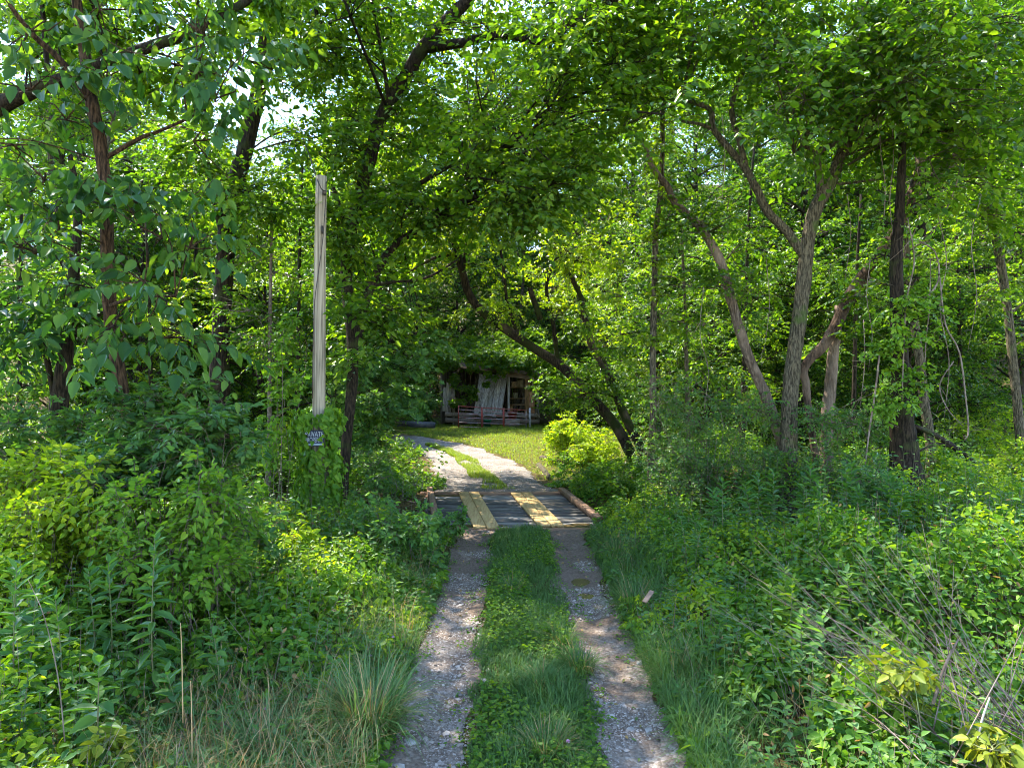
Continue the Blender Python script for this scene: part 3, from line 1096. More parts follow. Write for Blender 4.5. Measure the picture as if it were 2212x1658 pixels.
for (p0, p1, rr, lb) in (((0.81, 20.7), (1.02, 18.1), 0.075, 'weathered squared timber lying along the right edge of the driveway'), ((0.95, 22.2), (1.45, 21.2), 0.08, 'short dark log lying in the grass below the bright bush')):
    m = MB()
    z0 = float(terrain(*p0)) + rr * 0.7
    m.tube([(p0[0], p0[1], z0), ((p0[0] + p1[0]) / 2, (p0[1] + p1[1]) / 2, z0 + 0.01), (p1[0], p1[1], float(terrain(*p1)) + rr * 0.7)], [rr, rr * 1.05, rr * 0.95], 7, 2, 0.12)
    tag(m.build('timber', BK['grey'], None), lb, 'timber')


# ------------------------------------------------------------------ trees
def near_on(stems, c):
    """point of a stem a limb to c can leave from"""
    best, bd = None, 1e9
    for pts in stems:
        for q in pts:
            dz = c[2] - q[2]
            dd = np.linalg.norm(q - c) + (3.0 * (-dz) if dz < 0 else 0.0)
            if dd < bd:
                bd, best = dd, q
    return best


def boxclumps(x0, x1, y0, y1, d0, d1, n, r, rv=0.3):
    out = []
    k = int(math.ceil(math.sqrt(n)))
    while len(out) < n:
        px, py = x0 + (x1 - x0) * rng.random(), y0 + (y1 - y0) * rng.random()
        d = d0 + (d1 - d0) * rng.random()
        out.append((px, py, d, r * (1 - rv + 2 * rv * rng.random())))
    return out


def tree(name, label, cat, stems, clumps, bark, leaf, ll=0.10, lw=0.6, shape='hex', ns=34, k=9, group=None, sub=5, droop=0.35, spl=None, rough=0.16, flat=0.5, limb=0.02, tilt=0.45, sides=10, base=None, flare=0.25, hang=0.0):
    S3, R3 = [], []
    for pts, rad in stems:
        P = np.array([W(*p) for p in pts])
        rr = np.interp(np.linspace(0, 1, len(P)), np.linspace(0, 1, len(rad)), [q * p[2] / F / 2 for q, p in zip(rad, [pts[int(round(u * (len(pts) - 1)))] for u in np.linspace(0, 1, len(rad))])])
        if (len(S3) == 0 and cat == 'tree') or (P[0][2] < 0.75 and cat == 'tree'):
            gz = float(terrain(P[0][0], P[0][1]))
            if P[0][2] > gz - 0.1:
                k_ = max(1, int((P[0][2] - gz) / 0.5))
                ex = [P[0] * [1, 1, 0] + np.array([0, 0, gz - 0.15 + (P[0][2] - gz + 0.15) * q / k_]) for q in range(k_)]
                P = np.vstack([ex, P])
                rr = np.concatenate([rr[0] * np.linspace(1.12, 1, k_, endpoint=False), rr])
        S3.append(P)
        R3.append(rr)
    b = S3[0][0]
    t = thing(name, label, cat, (b[0], b[1], float(terrain(b[0], b[1]))), group)
    m = MB()
    fine = []
    for kx, (P, rr) in enumerate(zip(S3, R3)):
        m.tube(P, rr, sides, 4, rough, flare=flare if kx == 0 else 0)
        fine.append(np.array([P[i] * (1 - u) + P[i + 1] * u for i in range(len(P) - 1) for u in np.linspace(0, 1, 6)]))
    m.build('trunk', BK[bark], t, True)
    if clumps:
        lf, tw = Leaves(shape), MB()
        for (px, py, d, r) in clumps:
            c = W(px, py, d)
            rt = near_on(fine, c)
            L = np.linalg.norm(c - rt)
            mid = (c + rt) / 2 + np.array([0, 0, 0.14 * L]) + rng.normal(size=3) * 0.06 * L
            q = [rt, mid, c]
            r0 = min(0.055, limb * (0.6 + 0.25 * L))
            kq = keepout(np.array([c, mid, (c + mid) / 2, (rt + mid) / 2]), CLEAR[:5])
            if kq.all():
                tw.tube(q, [r0, r0 * 0.7, r0 * 0.4], 6, 4, 0.15, cap=False)
            clump(lf, tw, c, (r, r, r * 0.75), ns, k, ll, lw, rt, sub, droop, spl, tilt=tilt, flat=flat, hang=hang)
        if tw.n:
            tw.build('branchwork', BK[bark if bark not in ('pale', 'red') else 'grey'], t, True)
        cm = MB()
        lf.into(cm)
        cm.build('crown', LM[leaf], t)
    return t


# left group -------------------------------------------------------
tree('broadleaf_tree', 'slim reddish tree at left with big drooping heart-shaped blue-green leaves', 'tree',
     [([(272, 960, 8.2), (262, 840, 8.2), (240, 700, 8.2), (232, 560, 8.1), (228, 420, 8), (215, 300, 8), (200, 230, 8), (184, 120, 8), (165, 0, 8), (150, -160, 8), (140, -330, 8.2)], [30, 28, 26, 26, 20, 14]),
      ([(196, 215, 8), (130, 130, 7.8), (70, 75, 7.6), (20, 10, 7.4)], [16, 9]), ([(222, 345, 8), (300, 300, 8.0), (345, 283, 8), (420, 250, 8.2)], [10, 6]), ([(238, 660, 8.1), (300, 640, 7.8), (380, 640, 7.6)], [8, 4])],
     [(60, 60, 7.4, .6), (120, 250, 7.5, .55), (50, 380, 7.3, .55), (150, 385, 7.2, .5), (330, 90, 7.6, .6), (430, 120, 7.6, .5), (340, 470, 7.2, .5), (420, 500, 7.4, .45), (90, 480, 7.2, .5), (30, 530, 7.0, .45),
      (300, 600, 7.4, .4), (250, 690, 7.1, .4), (330, 640, 7.2, .35), (390, 720, 7.3, .35), (480, 200, 7.8, .55), (470, 300, 7.7, .5), (560, 90, 8, .5), (240, 170, 7.6, .45), (270, 420, 7.3, .45), (20, 180, 7.4, .5), (230, 10, 7.8, .6), (450, 20, 7.9, .55),
      (100, -120, 7.6, .8), (300, -150, 7.8, .9), (-60, -60, 7.5, .8), (480, -140, 8, .8), (180, -320, 8, 1.0), (380, -330, 8.2, 1.0), (-40, 300, 7.4, .6)],
     'brown', 'big', 0.17, 0.56, 'ovate', 9, 8, droop=0.45, spl=0.55, flat=0.3, limb=0.012, tilt=0.3, hang=0.75)
tree('broadleaf_sapling', 'dark forked sapling at far left with glinting silvery whorled leaves', 'tree',
     [([(125, 900, 9.8), (140, 790, 9.8), (150, 700, 9.8), (162, 560, 9.8), (168, 440, 9.8), (150, 330, 9.9)], [38, 32, 18, 10]), ([(122, 890, 9.8), (110, 820, 9.8), (92, 740, 9.8), (60, 660, 9.6)], [14, 8]), ([(148, 740, 9.8), (200, 690, 9.6), (250, 660, 9.5)], [10, 5])],
     [(90, 660, 9.2, .5), (40, 690, 9, .5), (130, 700, 9.2, .45), (20, 640, 9.2, .5), (70, 730, 9, .4), (190, 610, 9.4, .45), (10, 760, 9.2, .4), (120, 560, 9.6, .5)],
     'dark', 'big', 0.2, 0.42, 'ovate', 14, 7, droop=0.25, spl=0.45, limb=0.01, hang=0.3)
tree('tall_tree', 'tall straight dark-barked tree with a forked side stem left of the pole', 'tree',
     [([(474, 800, 14), (476, 745, 14), (481, 640, 14), (494, 470, 14), (512, 390, 14), (530, 320, 14), (548, 240, 14), (562, 180, 14), (576, 60, 14), (586, -60, 14), (600, -300, 14)], [42, 37, 36, 34, 31, 25, 18]),
      ([(488, 520, 14), (470, 450, 13.9), (450, 350, 13.8), (440, 250, 13.8), (432, 130, 13.8), (425, -40, 13.8)], [20, 15, 11, 8]), ([(566, 170, 14), (620, 110, 13.6), (690, 60, 13.2)], [12, 6]), ([(560, 210, 14), (520, 150, 14.2), (450, 95, 14.4)], [9, 5])],
     boxclumps(400, 760, -30, 180, 12.5, 15.5, 14, 1.0) + boxclumps(380, 600, 330, 520, 12.5, 15, 8, .8) + boxclumps(560, 800, -420, -20, 12, 16, 14, 1.4) + boxclumps(-250, 620, -800, -160, 9.5, 14.5, 22, 1.5) + [(640, 200, 13, .7), (690, 300, 13.2, .8), (640, 400, 13.4, .9), (740, 330, 14, .8), (720, 110, 13.5, .9), (440, 300, 13, .8), (420, 420, 13, .8)],  # high clumps above the view are added to keep the foreground in shade
     'dark', 'canopy', 0.13, 0.6, ns=36, spl=0.65)
tree('overhanging_tree', 'mossy dark limb reaching up across the top left corner from beyond the left edge', 'tree',
     [([(-620, 1060, 9.5), (-560, 760, 9.5), (-400, 460, 9.3), (-180, 320, 9.2), (0, 228, 9), (90, 188, 9), (170, 160, 9), (240, 130, 9), (305, 108, 9), (365, 88, 9), (420, 68, 9), (480, 32, 9.1), (530, 4, 9.2), (600, -60, 9.4), (680, -160, 9.6)], [60, 44, 26, 23, 20, 12])],
     [(540, -60, 9.2, .8), (640, -40, 9.6, .8), (330, -20, 9.4, .7), (60, 120, 9.5, .7), (-120, 200, 9.4, .9), (200, 30, 9.3, .7), (640, -220, 9.6, 1.2), (420, -220, 9.4, 1.2), (150, -180, 9.4, 1.2), (-150, -60, 9.2, 1.2), (250, 40, 9.6, .7), (400, 150, 9.6, .6), (320, 160, 9.4, .5), (150, 60, 9.6, .7), (480, 90, 9.8, .6), (-400, -300, 9.5, 1.6), (-100, -420, 9, 1.6), (250, -450, 9, 1.6), (600, -430, 9, 1.6), (-650, 0, 10, 1.7), (-800, -350, 10, 1.8), (900, -500, 9, 1.5)],  # clumps above and left of the frame are added to shade the foreground
     'dark', 'canopy', 0.115, 0.6, ns=44)

# the arching trees over the lane ----------------------------------
tree('arching_tree', 'dark twin-stemmed tree beside the pole whose upper trunk arches right over the lane', 'tree',
     [([(737, 1150, 12.9), (741, 1060, 12.9), (748, 960, 13), (757, 870, 13.1), (763, 780, 13.3), (757, 690, 13.5), (748, 600, 13.7), (752, 530, 13.8), (770, 450, 14), (800, 340, 14), (820, 262, 14), (858, 192, 14), (880, 160, 13.9), (908, 112, 13.8), (945, 65, 13.6), (1010, 0, 13.4), (1080, -80, 13), (1180, -200, 12.6)], [22, 22, 24, 26, 28, 30, 30, 26, 18]),
      ([(763, 780, 13.3), (786, 665, 13.6), (820, 575, 13.9), (858, 525, 14.2), (920, 486, 14.5), (1000, 440, 14.8), (1080, 400, 15)], [22, 18, 14, 9]),
      ([(925, 104, 13.8), (960, 98, 13.5), (1000, 93, 13.2), (1040, 81, 13), (1090, 76, 12.8), (1140, 84, 12.6), (1185, 88, 12.4), (1240, 50, 12.2), (1320, 10, 12)], [22, 19, 17, 12]),
      ([(836, 235, 14), (837, 200, 13.8), (822, 100, 13.6), (806, 10, 13.4), (800, -100, 13.2)], [9, 8, 6]), ([(756, 520, 13.8), (735, 450, 14), (712, 380, 14.2)], [12, 7]),
      ([(800, 620, 13.8), (840, 610, 14.4), (920, 600, 15), (990, 560, 15.6)], [8, 4]), ([(900, 400, 14.2), (1000, 345, 14), (1080, 330, 13.8)], [10, 6])],
     boxclumps(980, 1480, -40, 300, 11, 15, 34, .95) + boxclumps(740, 1000, -60, 320, 14.3, 16.5, 15, 1.0) + boxclumps(690, 800, -40, 240, 12.6, 14, 5, .7) + boxclumps(960, 1330, 300, 470, 11.5, 14.5, 20, .75) + boxclumps(700, 780, 240, 470, 12.8, 15, 6, .7) + boxclumps(840, 980, 240, 470, 13.5, 16, 12, .75) + boxclumps(700, 1600, -520, -60, 9, 15, 14, 1.4) + [(890, 420, 13.4, .7), (920, 440, 13.4, .6), (970, 480, 13.6, .5)] + boxclumps(1180, 1500, -80, 70, 12, 14, 9, .9) + boxclumps(716, 750, 430, 780, 12.4, 13.2, 7, .34) + boxclumps(760, 900, 420, 700, 14.4, 15.6, 10, .5),  # unseen clumps over the top of the frame added to shade the lane
     'dark', 'canopy', 0.15, 0.62, ns=24, spl=0.7)
tree('maple_tree', 'low spreading maple with dark drooping boughs hanging left of the shed', 'tree',
     [([(690, 1060, 15.5), (705, 960, 15.5), (735, 880, 15.8), (780, 800, 16), (840, 740, 16.2), (920, 715, 16.4)], [16, 12, 7])],
     boxclumps(705, 900, 720, 930, 13.8, 16.8, 18, .7) + [(905, 790, 15.5, .55), (890, 850, 15.6, .5), (860, 900, 15.5, .5), (830, 950, 15.5, .5), (930, 740, 16, .55), (800, 680, 15, .6), (735, 650, 14.6, .6), (760, 980, 15, .5)] + boxclumps(690, 900, 370, 580, 16, 19, 16, .9),
     'dark', 'dark', 0.12, 0.8, 'lobed', ns=30, droop=0.4, limb=0.012)
tree('leaning_tree', 'mossy crooked tree leaning left over the lane from the right end of the bridge', 'tree',
     [([(1385, 1030, 18), (1365, 985, 18), (1330, 920, 18), (1270, 850, 18), (1215, 792, 18), (1160, 756, 18), (1100, 716, 18), (1050, 680, 18), (1016, 640, 18), (1000, 592, 18), (986, 540, 18), (975, 500, 18), (962, 462, 17.9), (990, 400, 17.8), (1020, 300, 17.6)], [25, 23, 21, 20, 18, 16, 12, 7]),
      ([(1120, 728, 18), (1095, 650, 18), (1085, 560, 18.1), (1060, 470, 18.2)], [9, 5]), ([(1205, 786, 18), (1195, 700, 17.9), (1180, 620, 17.8), (1200, 560, 17.8)], [11, 6]), ([(985, 545, 18), (930, 560, 17.6), (880, 590, 17.2)], [10, 4]), ([(1000, 590, 18), (1010, 520, 18.2), (1040, 450, 18.4)], [9, 5])],
     boxclumps(880, 1330, 480, 700, 17, 21, 26, .75) + boxclumps(900, 1350, 330, 500, 16.5, 21, 16, .9) + boxclumps(720, 970, 310, 570, 19, 22.5, 28, 1.0) + boxclumps(1000, 1500, -300, 330, 16, 20, 26, 1.2),
     'mossy', 'bright', 0.105, 0.6, ns=30, limb=0.012)  # brighter leaf colour paints the backlit glow into this crown
tree('mossy_tree', 'mossy straighter tree sharing the base of the leaning one, its top snapped', 'tree',
     [([(1395, 1020, 17.6), (1383, 965, 17.6), (1350, 900, 17.6), (1312, 805, 17.6), (1276, 740, 17.6), (1262, 680, 17.6), (1250, 630, 17.6), (1221, 578, 17.6)], [21, 19, 17, 13, 9]), ([(1352, 905, 17.6), (1300, 790, 17.2), (1268, 700, 17)], [12, 6]), ([(1168, 690, 17.3), (1150, 640, 17.3), (1145, 622, 17.3)], [14, 10])],
     boxclumps(1180, 1400, 640, 860, 16, 18.5, 12, .6), 'mossy', 'canopy', 0.10, 0.6, ns=28, limb=0.01)
tree('slender_tree', 'thin pale pole-like tree hung with lime climbing leaves right of the leaning one', 'tree',
     [([(1410, 1090, 14), (1406, 1000, 14), (1411, 900, 14), (1410, 800, 14), (1413, 640, 14), (1417, 500, 14), (1428, 400, 14), (1431, 250, 14), (1426, 80, 14), (1420, -60, 14)], [17, 14, 11, 8])],
     [(1415, 560, 13.9, .28), (1420, 640, 13.9, .3), (1405, 720, 13.9, .26), (1440, 700, 13.8, .3), (1412, 600, 13.9, .3), (1425, 500, 13.9, .35), (1430, 420, 13.8, .4), (1400, 330, 13.8, .5), (1450, 260, 13.8, .6), (1410, 180, 13.8, .6), (1440, 80, 13.8, .7), (1330, 560, 14, .4), (1270, 520, 14.2, .45), (1320, 640, 14.4, .45)],
     'grey', 'bright', 0.095, 0.62, ns=22, k=7, limb=0.008)

# right group ------------------------------------------------------
tree('forked_tree', 'stout grey-barked tree with a forked top standing in the weeds at right', 'tree',
     [([(1702, 1040, 13), (1703, 960, 13), (1708, 840, 13), (1716, 760, 13), (1726, 690, 13), (1737, 600, 13), (1745, 520, 13), (1762, 450, 13), (1790, 400, 13), (1812, 350, 13), (1832, 300, 13), (1845, 262, 13)], [42, 34, 32, 31, 29, 28, 25, 23]),
      ([(1842, 270, 13), (1838, 230, 13), (1846, 190, 13), (1850, 145, 13), (1856, 90, 13), (1860, -40, 13)], [24, 20, 12]), ([(1845, 265, 13), (1885, 232, 12.9), (1935, 205, 12.8), (1975, 165, 12.7), (2040, 132, 12.6), (2120, 118, 12.5), (2200, 60, 12.4)], [20, 17, 12, 8]),
      ([(1775, 425, 13), (1768, 375, 12.9), (1766, 335, 12.8), (1785, 318, 12.8), (1815, 305, 12.9), (1850, 300, 12.7)], [18, 14, 10]), ([(1740, 560, 13), (1700, 500, 13), (1658, 457, 13), (1634, 407, 13), (1607, 360, 13), (1574, 320, 13), (1541, 278, 13), (1535, 238, 13), (1500, 222, 13), (1474, 214, 13)], [20, 17, 13, 8]),
      ([(1612, 365, 13), (1598, 307, 13), (1580, 232, 13), (1606, 150, 13), (1618, 100, 13), (1628, 50, 13), (1638, 0, 13)], [13, 10, 6]), ([(1541, 278, 13), (1510, 268, 13), (1472, 262, 13)], [9, 5]), ([(1590, 190, 13), (1620, 170, 13), (1645, 160, 13)], [7, 4]), ([(1766, 335, 12.8), (1740, 318, 12.7), (1715, 330, 12.6)], [9, 5])],
     boxclumps(1640, 2212, -60, 200, 10, 13, 34, .9) + boxclumps(1460, 1700, -60, 150, 11, 14, 14, .9) + boxclumps(1640, 1820, 140, 330, 11.8, 14.5, 10, .7) + boxclumps(1860, 2212, 180, 420, 11.5, 14, 14, .8) + boxclumps(1500, 2300, -620, -80, 9, 13, 15, 1.4),  # topmost clumps, out of view, added for shade on the foreground
     'grey', 'canopy', 0.14, 0.66, ns=28, spl=0.65)
tree('bent_tree', 'thin pale bare-stemmed tree curving left beside the stout grey one', 'tree',
     [([(1690, 960, 13.6), (1668, 893, 13.6), (1648, 840, 13.6), (1621, 780, 13.6), (1598, 713, 13.6), (1578, 643, 13.6), (1558, 570, 13.6), (1520, 500, 13.7), (1470, 450, 13.8), (1455, 432, 13.8), (1440, 400, 13.8), (1410, 362, 13.8), (1392, 307, 13.8)], [24, 23, 21, 20, 17, 14, 10])],
     boxclumps(1460, 1700, 420, 640, 13, 15.5, 13, .7) + [(1420, 470, 13.6, .55), (1500, 700, 13.6, .5), (1540, 600, 13.2, .5)],
     'pale', 'canopy', 0.095, 0.66, ns=30, limb=0.01)
tree('leaning_red_tree', 'reddish peeling tree leaning right behind the stout grey one, wrapped in vines', 'tree',
     [([(1762, 1000, 13.8), (1756, 950, 13.8), (1746, 880, 13.8), (1741, 830, 13.8), (1736, 800, 13.8), (1752, 772, 13.8), (1778, 748, 13.8), (1808, 697, 13.8), (1838, 636, 13.8), (1866, 596, 13.8), (1895, 562, 13.8), (1925, 515, 13.8), (1952, 465, 13.8), (1972, 415, 13.8), (1985, 370, 13.8), (1990, 320, 13.8)], [14, 15, 18, 21, 25, 28, 27, 23, 18]),
      ([(1965, 430, 13.8), (2000, 395, 13.8), (2040, 365, 13.8), (2075, 330, 13.8), (2100, 290, 13.8), (2140, 220, 13.8)], [26, 22, 14])],
     boxclumps(1880, 2212, 200, 480, 13, 15.5, 16, .8) + [(1880, 640, 13.4, .4), (1930, 600, 13.4, .45), (1850, 720, 13.5, .35), (1960, 560, 13.4, .5)],
     'red', 'canopy', 0.10, 0.66, ns=30, limb=0.012)
tree('pale_snag', 'short straight pale dead trunk just right of the stout grey tree', 'tree',
     [([(1786, 960, 14.2), (1788, 890, 14.2), (1793, 840, 14.2), (1798, 780, 14.2), (1806, 720, 14.2), (1812, 660, 14.2)], [26, 26, 22, 16])], [], 'pale', 'canopy')
tree('vine_covered_tree', 'dark thick tree smothered in leafy vines at right', 'tree',
     [([(1958, 1040, 12.2), (1955, 1005, 12.2), (1950, 930, 12.2), (1946, 850, 12.2), (1940, 700, 12.2), (1936, 560, 12.2), (1944, 440, 12.2), (1950, 300, 12.2)], [76, 62, 46, 34, 28, 20, 14])],
     boxclumps(1890, 2010, 560, 900, 11.6, 12.2, 14, .42) + boxclumps(1880, 2040, 420, 600, 11.6, 13, 6, .55), 'dark', 'vine', 0.085, 0.7, ns=26, k=7, limb=0.008, flare=0.5)
tree('grey_tree', 'straight pale grey tree leaning left at the far right edge', 'tree',
     [([(2204, 960, 16), (2200, 900, 16), (2190, 800, 16), (2178, 680, 16), (2160, 560, 16), (2140, 460, 16), (2120, 370, 16), (2100, 260, 16), (2080, 100, 16)], [19, 18, 17, 15, 11])],
     boxclumps(2020, 2300, 120, 520, 15, 18, 16, .9) + boxclumps(2080, 2300, 540, 760, 15, 18, 7, .7), 'grey', 'canopy', 0.11, 0.62, ns=30)
tree('thin_grey_tree', 'slim grey trunk seen between the hanging vines at right', 'tree',
     [([(2010, 960, 15.5), (1996, 860, 15.5), (1984, 760, 15.5), (1968, 640, 15.5), (1955, 520, 15.5), (1945, 400, 15.5)], [20, 18, 12])], boxclumps(1860, 2080, 380, 620, 14.5, 17, 8, .7), 'grey', 'canopy', 0.10, 0.62, ns=28)
tree('dead_branch', 'fallen dark mossy branch resting on the ground beside the vine-covered trunk', 'branch',
     [([(2150, 1085, 15.5), (2108, 1008, 15), (2060, 965, 14.2), (2010, 935, 13.4), (1975, 920, 12.8)], [9, 13, 12, 9]), ([(2060, 965, 14.2), (2020, 958, 13.6), (1985, 975, 13.0)], [8, 4])], [], 'dark', 'canopy', flare=0)

# saplings and understorey trees between the big stems ----------------
for px, d, py0, lean, box, bk, leaf, ll, lb in (
    (40, 14, 300, 10, (-60, 160, 480, 860, 12.5, 15), 'dark', 'canopy', 0.09, 'thin sapling in the woods at the far left edge behind the silvery leaves'),
    (330, 16, 480, -15, (240, 470, 560, 830, 14.5, 17.5), 'dark', 'bright', 0.09, 'sunlit understorey sapling between the broad-leaved tree and the tall straight tree'),
    (415, 19, 440, 12, (330, 520, 500, 760, 17, 21), 'dark', 'bright', 0.09, 'bright leaved sapling behind the tall straight tree'),
    (580, 13.2, 430, 8, (520, 670, 480, 840, 12.6, 15), 'twig', 'canopy', 0.085, 'leafy sapling between the tall straight tree and the pole'),
    (640, 17, 330, 14, (560, 760, 380, 640, 15.5, 19), 'dark', 'canopy', 0.09, 'bushy young tree directly behind the upper pole'),
    (1490, 15.5, 480, -20, (1400, 1600, 600, 860, 14.5, 17), 'grey', 'canopy', 0.085, 'dense small-leaved young tree right of the slender pale one'),
    (1600, 17, 300, 30, (1480, 1720, 540, 860, 16, 19), 'dark', 'canopy', 0.09, 'leafy young tree behind the bent pale stem'),
    (1840, 17, 420, 20, (1740, 1940, 500, 880, 15.5, 19), 'dark', 'canopy', 0.09, 'leafy young tree behind the reddish leaning tree'),
    (2080, 18.5, 420, -20, (1980, 2180, 480, 820, 17, 20), 'dark', 'canopy', 0.095, 'shaded young tree between the hanging vines and the far right tree'),
    (1425, 21.5, 520, -10, (1280, 1450, 560, 830, 20.5, 23), 'dark', 'bright', 0.10, 'sunlit young tree behind the mossy leaning trunks')):
    gy = HY + H * F / d
    tree('sapling', lb, 'tree', [([(px, gy + 5, d), (px + lean * .3, gy * .6 + py0 * .4, d), (px + lean * .5, gy * .3 + py0 * .7, d), (px + lean, py0, d)], [11, 8, 5])],
         boxclumps(*box, 11, .7), bk, leaf, ll, 0.62, ns=32, limb=0.008, group='understorey saplings')

# forest behind: a few kinds, copied --------------------------------------
def forest_tree(name, h, crown_lo, rad, leaf, ll, ncl, ns, seed, bark='dark', lw=0.62, k=8):
    global rng
    keep, rng = rng, np.random.default_rng(seed)
    t = thing(name, 'x', 'tree', (0, 0, 0))
    m = MB()
    pts = np.array([[0, 0, -0.3], [0.05, 0, h * .2], [0.15 * rng.normal(), 0.1, h * .5], [0.3 * rng.normal(), .2, h * .75], [0.4, .2, h * .95]])
    m.tube(pts, [h * .011, h * .009, h * .007, h * .005, .02], 9, 4, 0.15, flare=0.3)
    lf, tw = Leaves('kite'), MB()
    fine = np.array([pts[i] * (1 - u) + pts[i + 1] * u for i in range(4) for u in np.linspace(0, 1, 8)])
    for c_ in range(ncl):
        u = (c_ + rng.random()) / ncl
        z = h * (crown_lo + (1 - crown_lo) * u)
        rr = rad * (0.45 + 0.75 * math.sin(math.pi * min(1, 0.12 + 0.9 * u)) ** 0.7) * (0.25 + 0.75 * rng.random() ** 0.6)
        a = rng.random() * 6.283
        c = np.array([rr * math.cos(a), rr * math.sin(a), z])
        rt = fine[np.argmin(np.abs(fine[:, 2] - (z - rr * 0.4)))]
        tw.tube([rt, (rt + c) / 2 + [0, 0, 0.15 * rr], c], [0.05, 0.035, 0.02], 5, 3, 0.1, cap=False)
        clump(lf, tw, c, (rad * .42, rad * .42, rad * .28), ns, k, ll, lw, rt, 5, 0.3, None, 0.006, 0.6, 0.6, clear=False, br=0.018)
    m.build('trunk', BK[bark], t, True)
    tw.build('branchwork', BK[bark], t, True)
    cm = MB()
    lf.into(cm)
    cm.build('crown', LM[leaf], t)
    rng = keep
    return t


PROTO = [forest_tree('forest_tree', 20, 0.10, 3.4, 'forest', 0.16, 62, 52, 21), forest_tree('forest_tree', 17, 0.06, 3.2, 'canopy', 0.16, 58, 52, 22, 'grey'),
         forest_tree('forest_tree', 23, 0.12, 3.8, 'forest', 0.18, 66, 52, 23), forest_tree('forest_tree', 10, 0.03, 2.6, 'forest', 0.14, 54, 52, 24)]
used = [False] * 4
ZL = {'left': ('leafy woodland tree in the left woods beyond the pole and the tall straight trunk', 'trees of the left woods'),
      'back': ('leafy woodland tree rising behind the shed and the clearing', 'trees behind the shed'),
      'right': ('leafy woodland tree in the right woods behind the forked and leaning trunks', 'trees of the right woods')}


def ftree(kind, x, y, s, zone, rz=None):
    rz = rng.random() * 6.28 if rz is None else rz
    z = float(terrain(x, y)) - 0.1
    lb, gp_ = ZL[zone]
    if not used[kind]:
        used[kind] = True
        o = PROTO[kind]
        o.location, o.rotation_euler, o.scale = (x, y, z), (0, 0, rz), (s, s, s)
        tag(o, lb, None, gp_)
    else:
        dup(PROTO[kind], (x, y, z), rz, s, lb, gp_)


fr = np.random.default_rng(77)
# left woods: gaps to the sky stay open above the far trees there
for x, y, kd, s in ((-10.5, 19, 3, .9), (-12.8, 22, 1, .78), (-16.5, 25, 1, 1.0), (-8.6, 25, 3, .85), (-11.5, 29, 1, .7), (-20, 30, 0, 1.05), (-14.5, 34, 0, .62), (-9.5, 35, 3, 1.25), (-24, 38, 2, 1.05), (-20.5, 41, 0, 1.1), (-11.3, 43, 0, 1.1), (-29, 46, 2, 1.2), (-22, 50, 0, .8), (-15, 54, 2, .72), (-8.5, 50, 2, 1.2), (-19, 17, 3, .9), (-13.5, 14.5, 3, .75), (-36, 56, 2, 1), (-28, 62, 0, 1), (-19, 66, 2, .8), (-7.6, 20.5, 3, .8), (-11.8, 25.5, 3, 1.0), (-16, 29, 3, 1.1), (-9.2, 30.5, 3, 1.1), (-22.5, 26, 3, 1.2), (-6.9, 29.5, 3, .8), (-13.2, 38, 3, 1.3), (-10.5, 64, 2, 1.3)):
    ftree(kd, x, y, s, 'left')
for x, y, kd, s in ((-6.5, 42, 1, .8), (-3.2, 43, 3, 1.2), (0.5, 43.5, 1, .8), (4.2, 42, 0, .85), (-7.5, 39, 3, .8), (5.2, 37, 3, 1.1), (2.4, 48, 2, .95), (-2, 50, 0, 1.05), (-6.2, 56, 2, .95), (0, 58, 2, 1.15), (5.5, 55, 0, 1.1), (8.5, 47, 2, 1.0), (7.6, 40, 1, 1.0), (3, 66, 2, 1.25), (-4, 68, 2, 1.1), (9, 64, 2, 1.2)):
    ftree(kd, x, y, s, 'back')
for x, y, kd, s in ((7.2, 26, 3, .9), (9.4, 22.5, 3, 1.0), (8.4, 31, 2, .75), (11.5, 28, 0, .8), (13.2, 22, 0, .7), (15.5, 26, 0, .9), (12.5, 35, 2, .9), (17.5, 33, 2, .9), (20, 27, 0, .9), (14, 43, 2, 1.0), (21, 40, 2, 1.0), (26, 34, 0, 1.1), (19, 52, 2, 1.15), (28, 48, 2, 1.15), (13, 55, 2, 1.2), (34, 44, 2, 1.2), (24, 60, 2, 1.25), (36, 58, 2, 1.3), (10.8, 18.6, 3, .65), (6.2, 21.5, 3, .7), (8.2, 19.5, 3, .6), (11.2, 24.5, 3, 1.1), (6.4, 30, 3, 1.0), (14.5, 30, 3, 1.2), (22, 33, 3, 1.4)):
    ftree(kd, x, y, s, 'right')

# far mass of forest on the rising ground, reads as one wall of leaves
lf = Leaves('kite')
n = 2600
u = rng.random(n)
az = (u - 0.5) * 1.75
dd = 70 + 35 * rng.random(n)
x, y = dd * np.tan(az * 0.62) * 1.0, dd
pxm = CX + x * F / y
hmax = np.where(pxm < 470, 40, np.where(pxm < 700, 20, 40.0)) * (0.85 + 0.3 * vnoise(x, y, 0.2))
z = terrain(x, y) + rng.random(n) ** 0.8 * hmax * (0.9 + 0.1 * (dd - 70) / 35)
O = np.stack([x, y, z], -1)
sprays(lf, None, O, rdir(n, 0.5), 1.5, 10, 0.42, 0.65, 0.3, tilt=0.6)
cm = MB()
lf.into(cm)
tag(cm.build('far_woods', LM['forest']), 'distant wall of leafy woods on the rising ground', 'woods', kind='stuff')

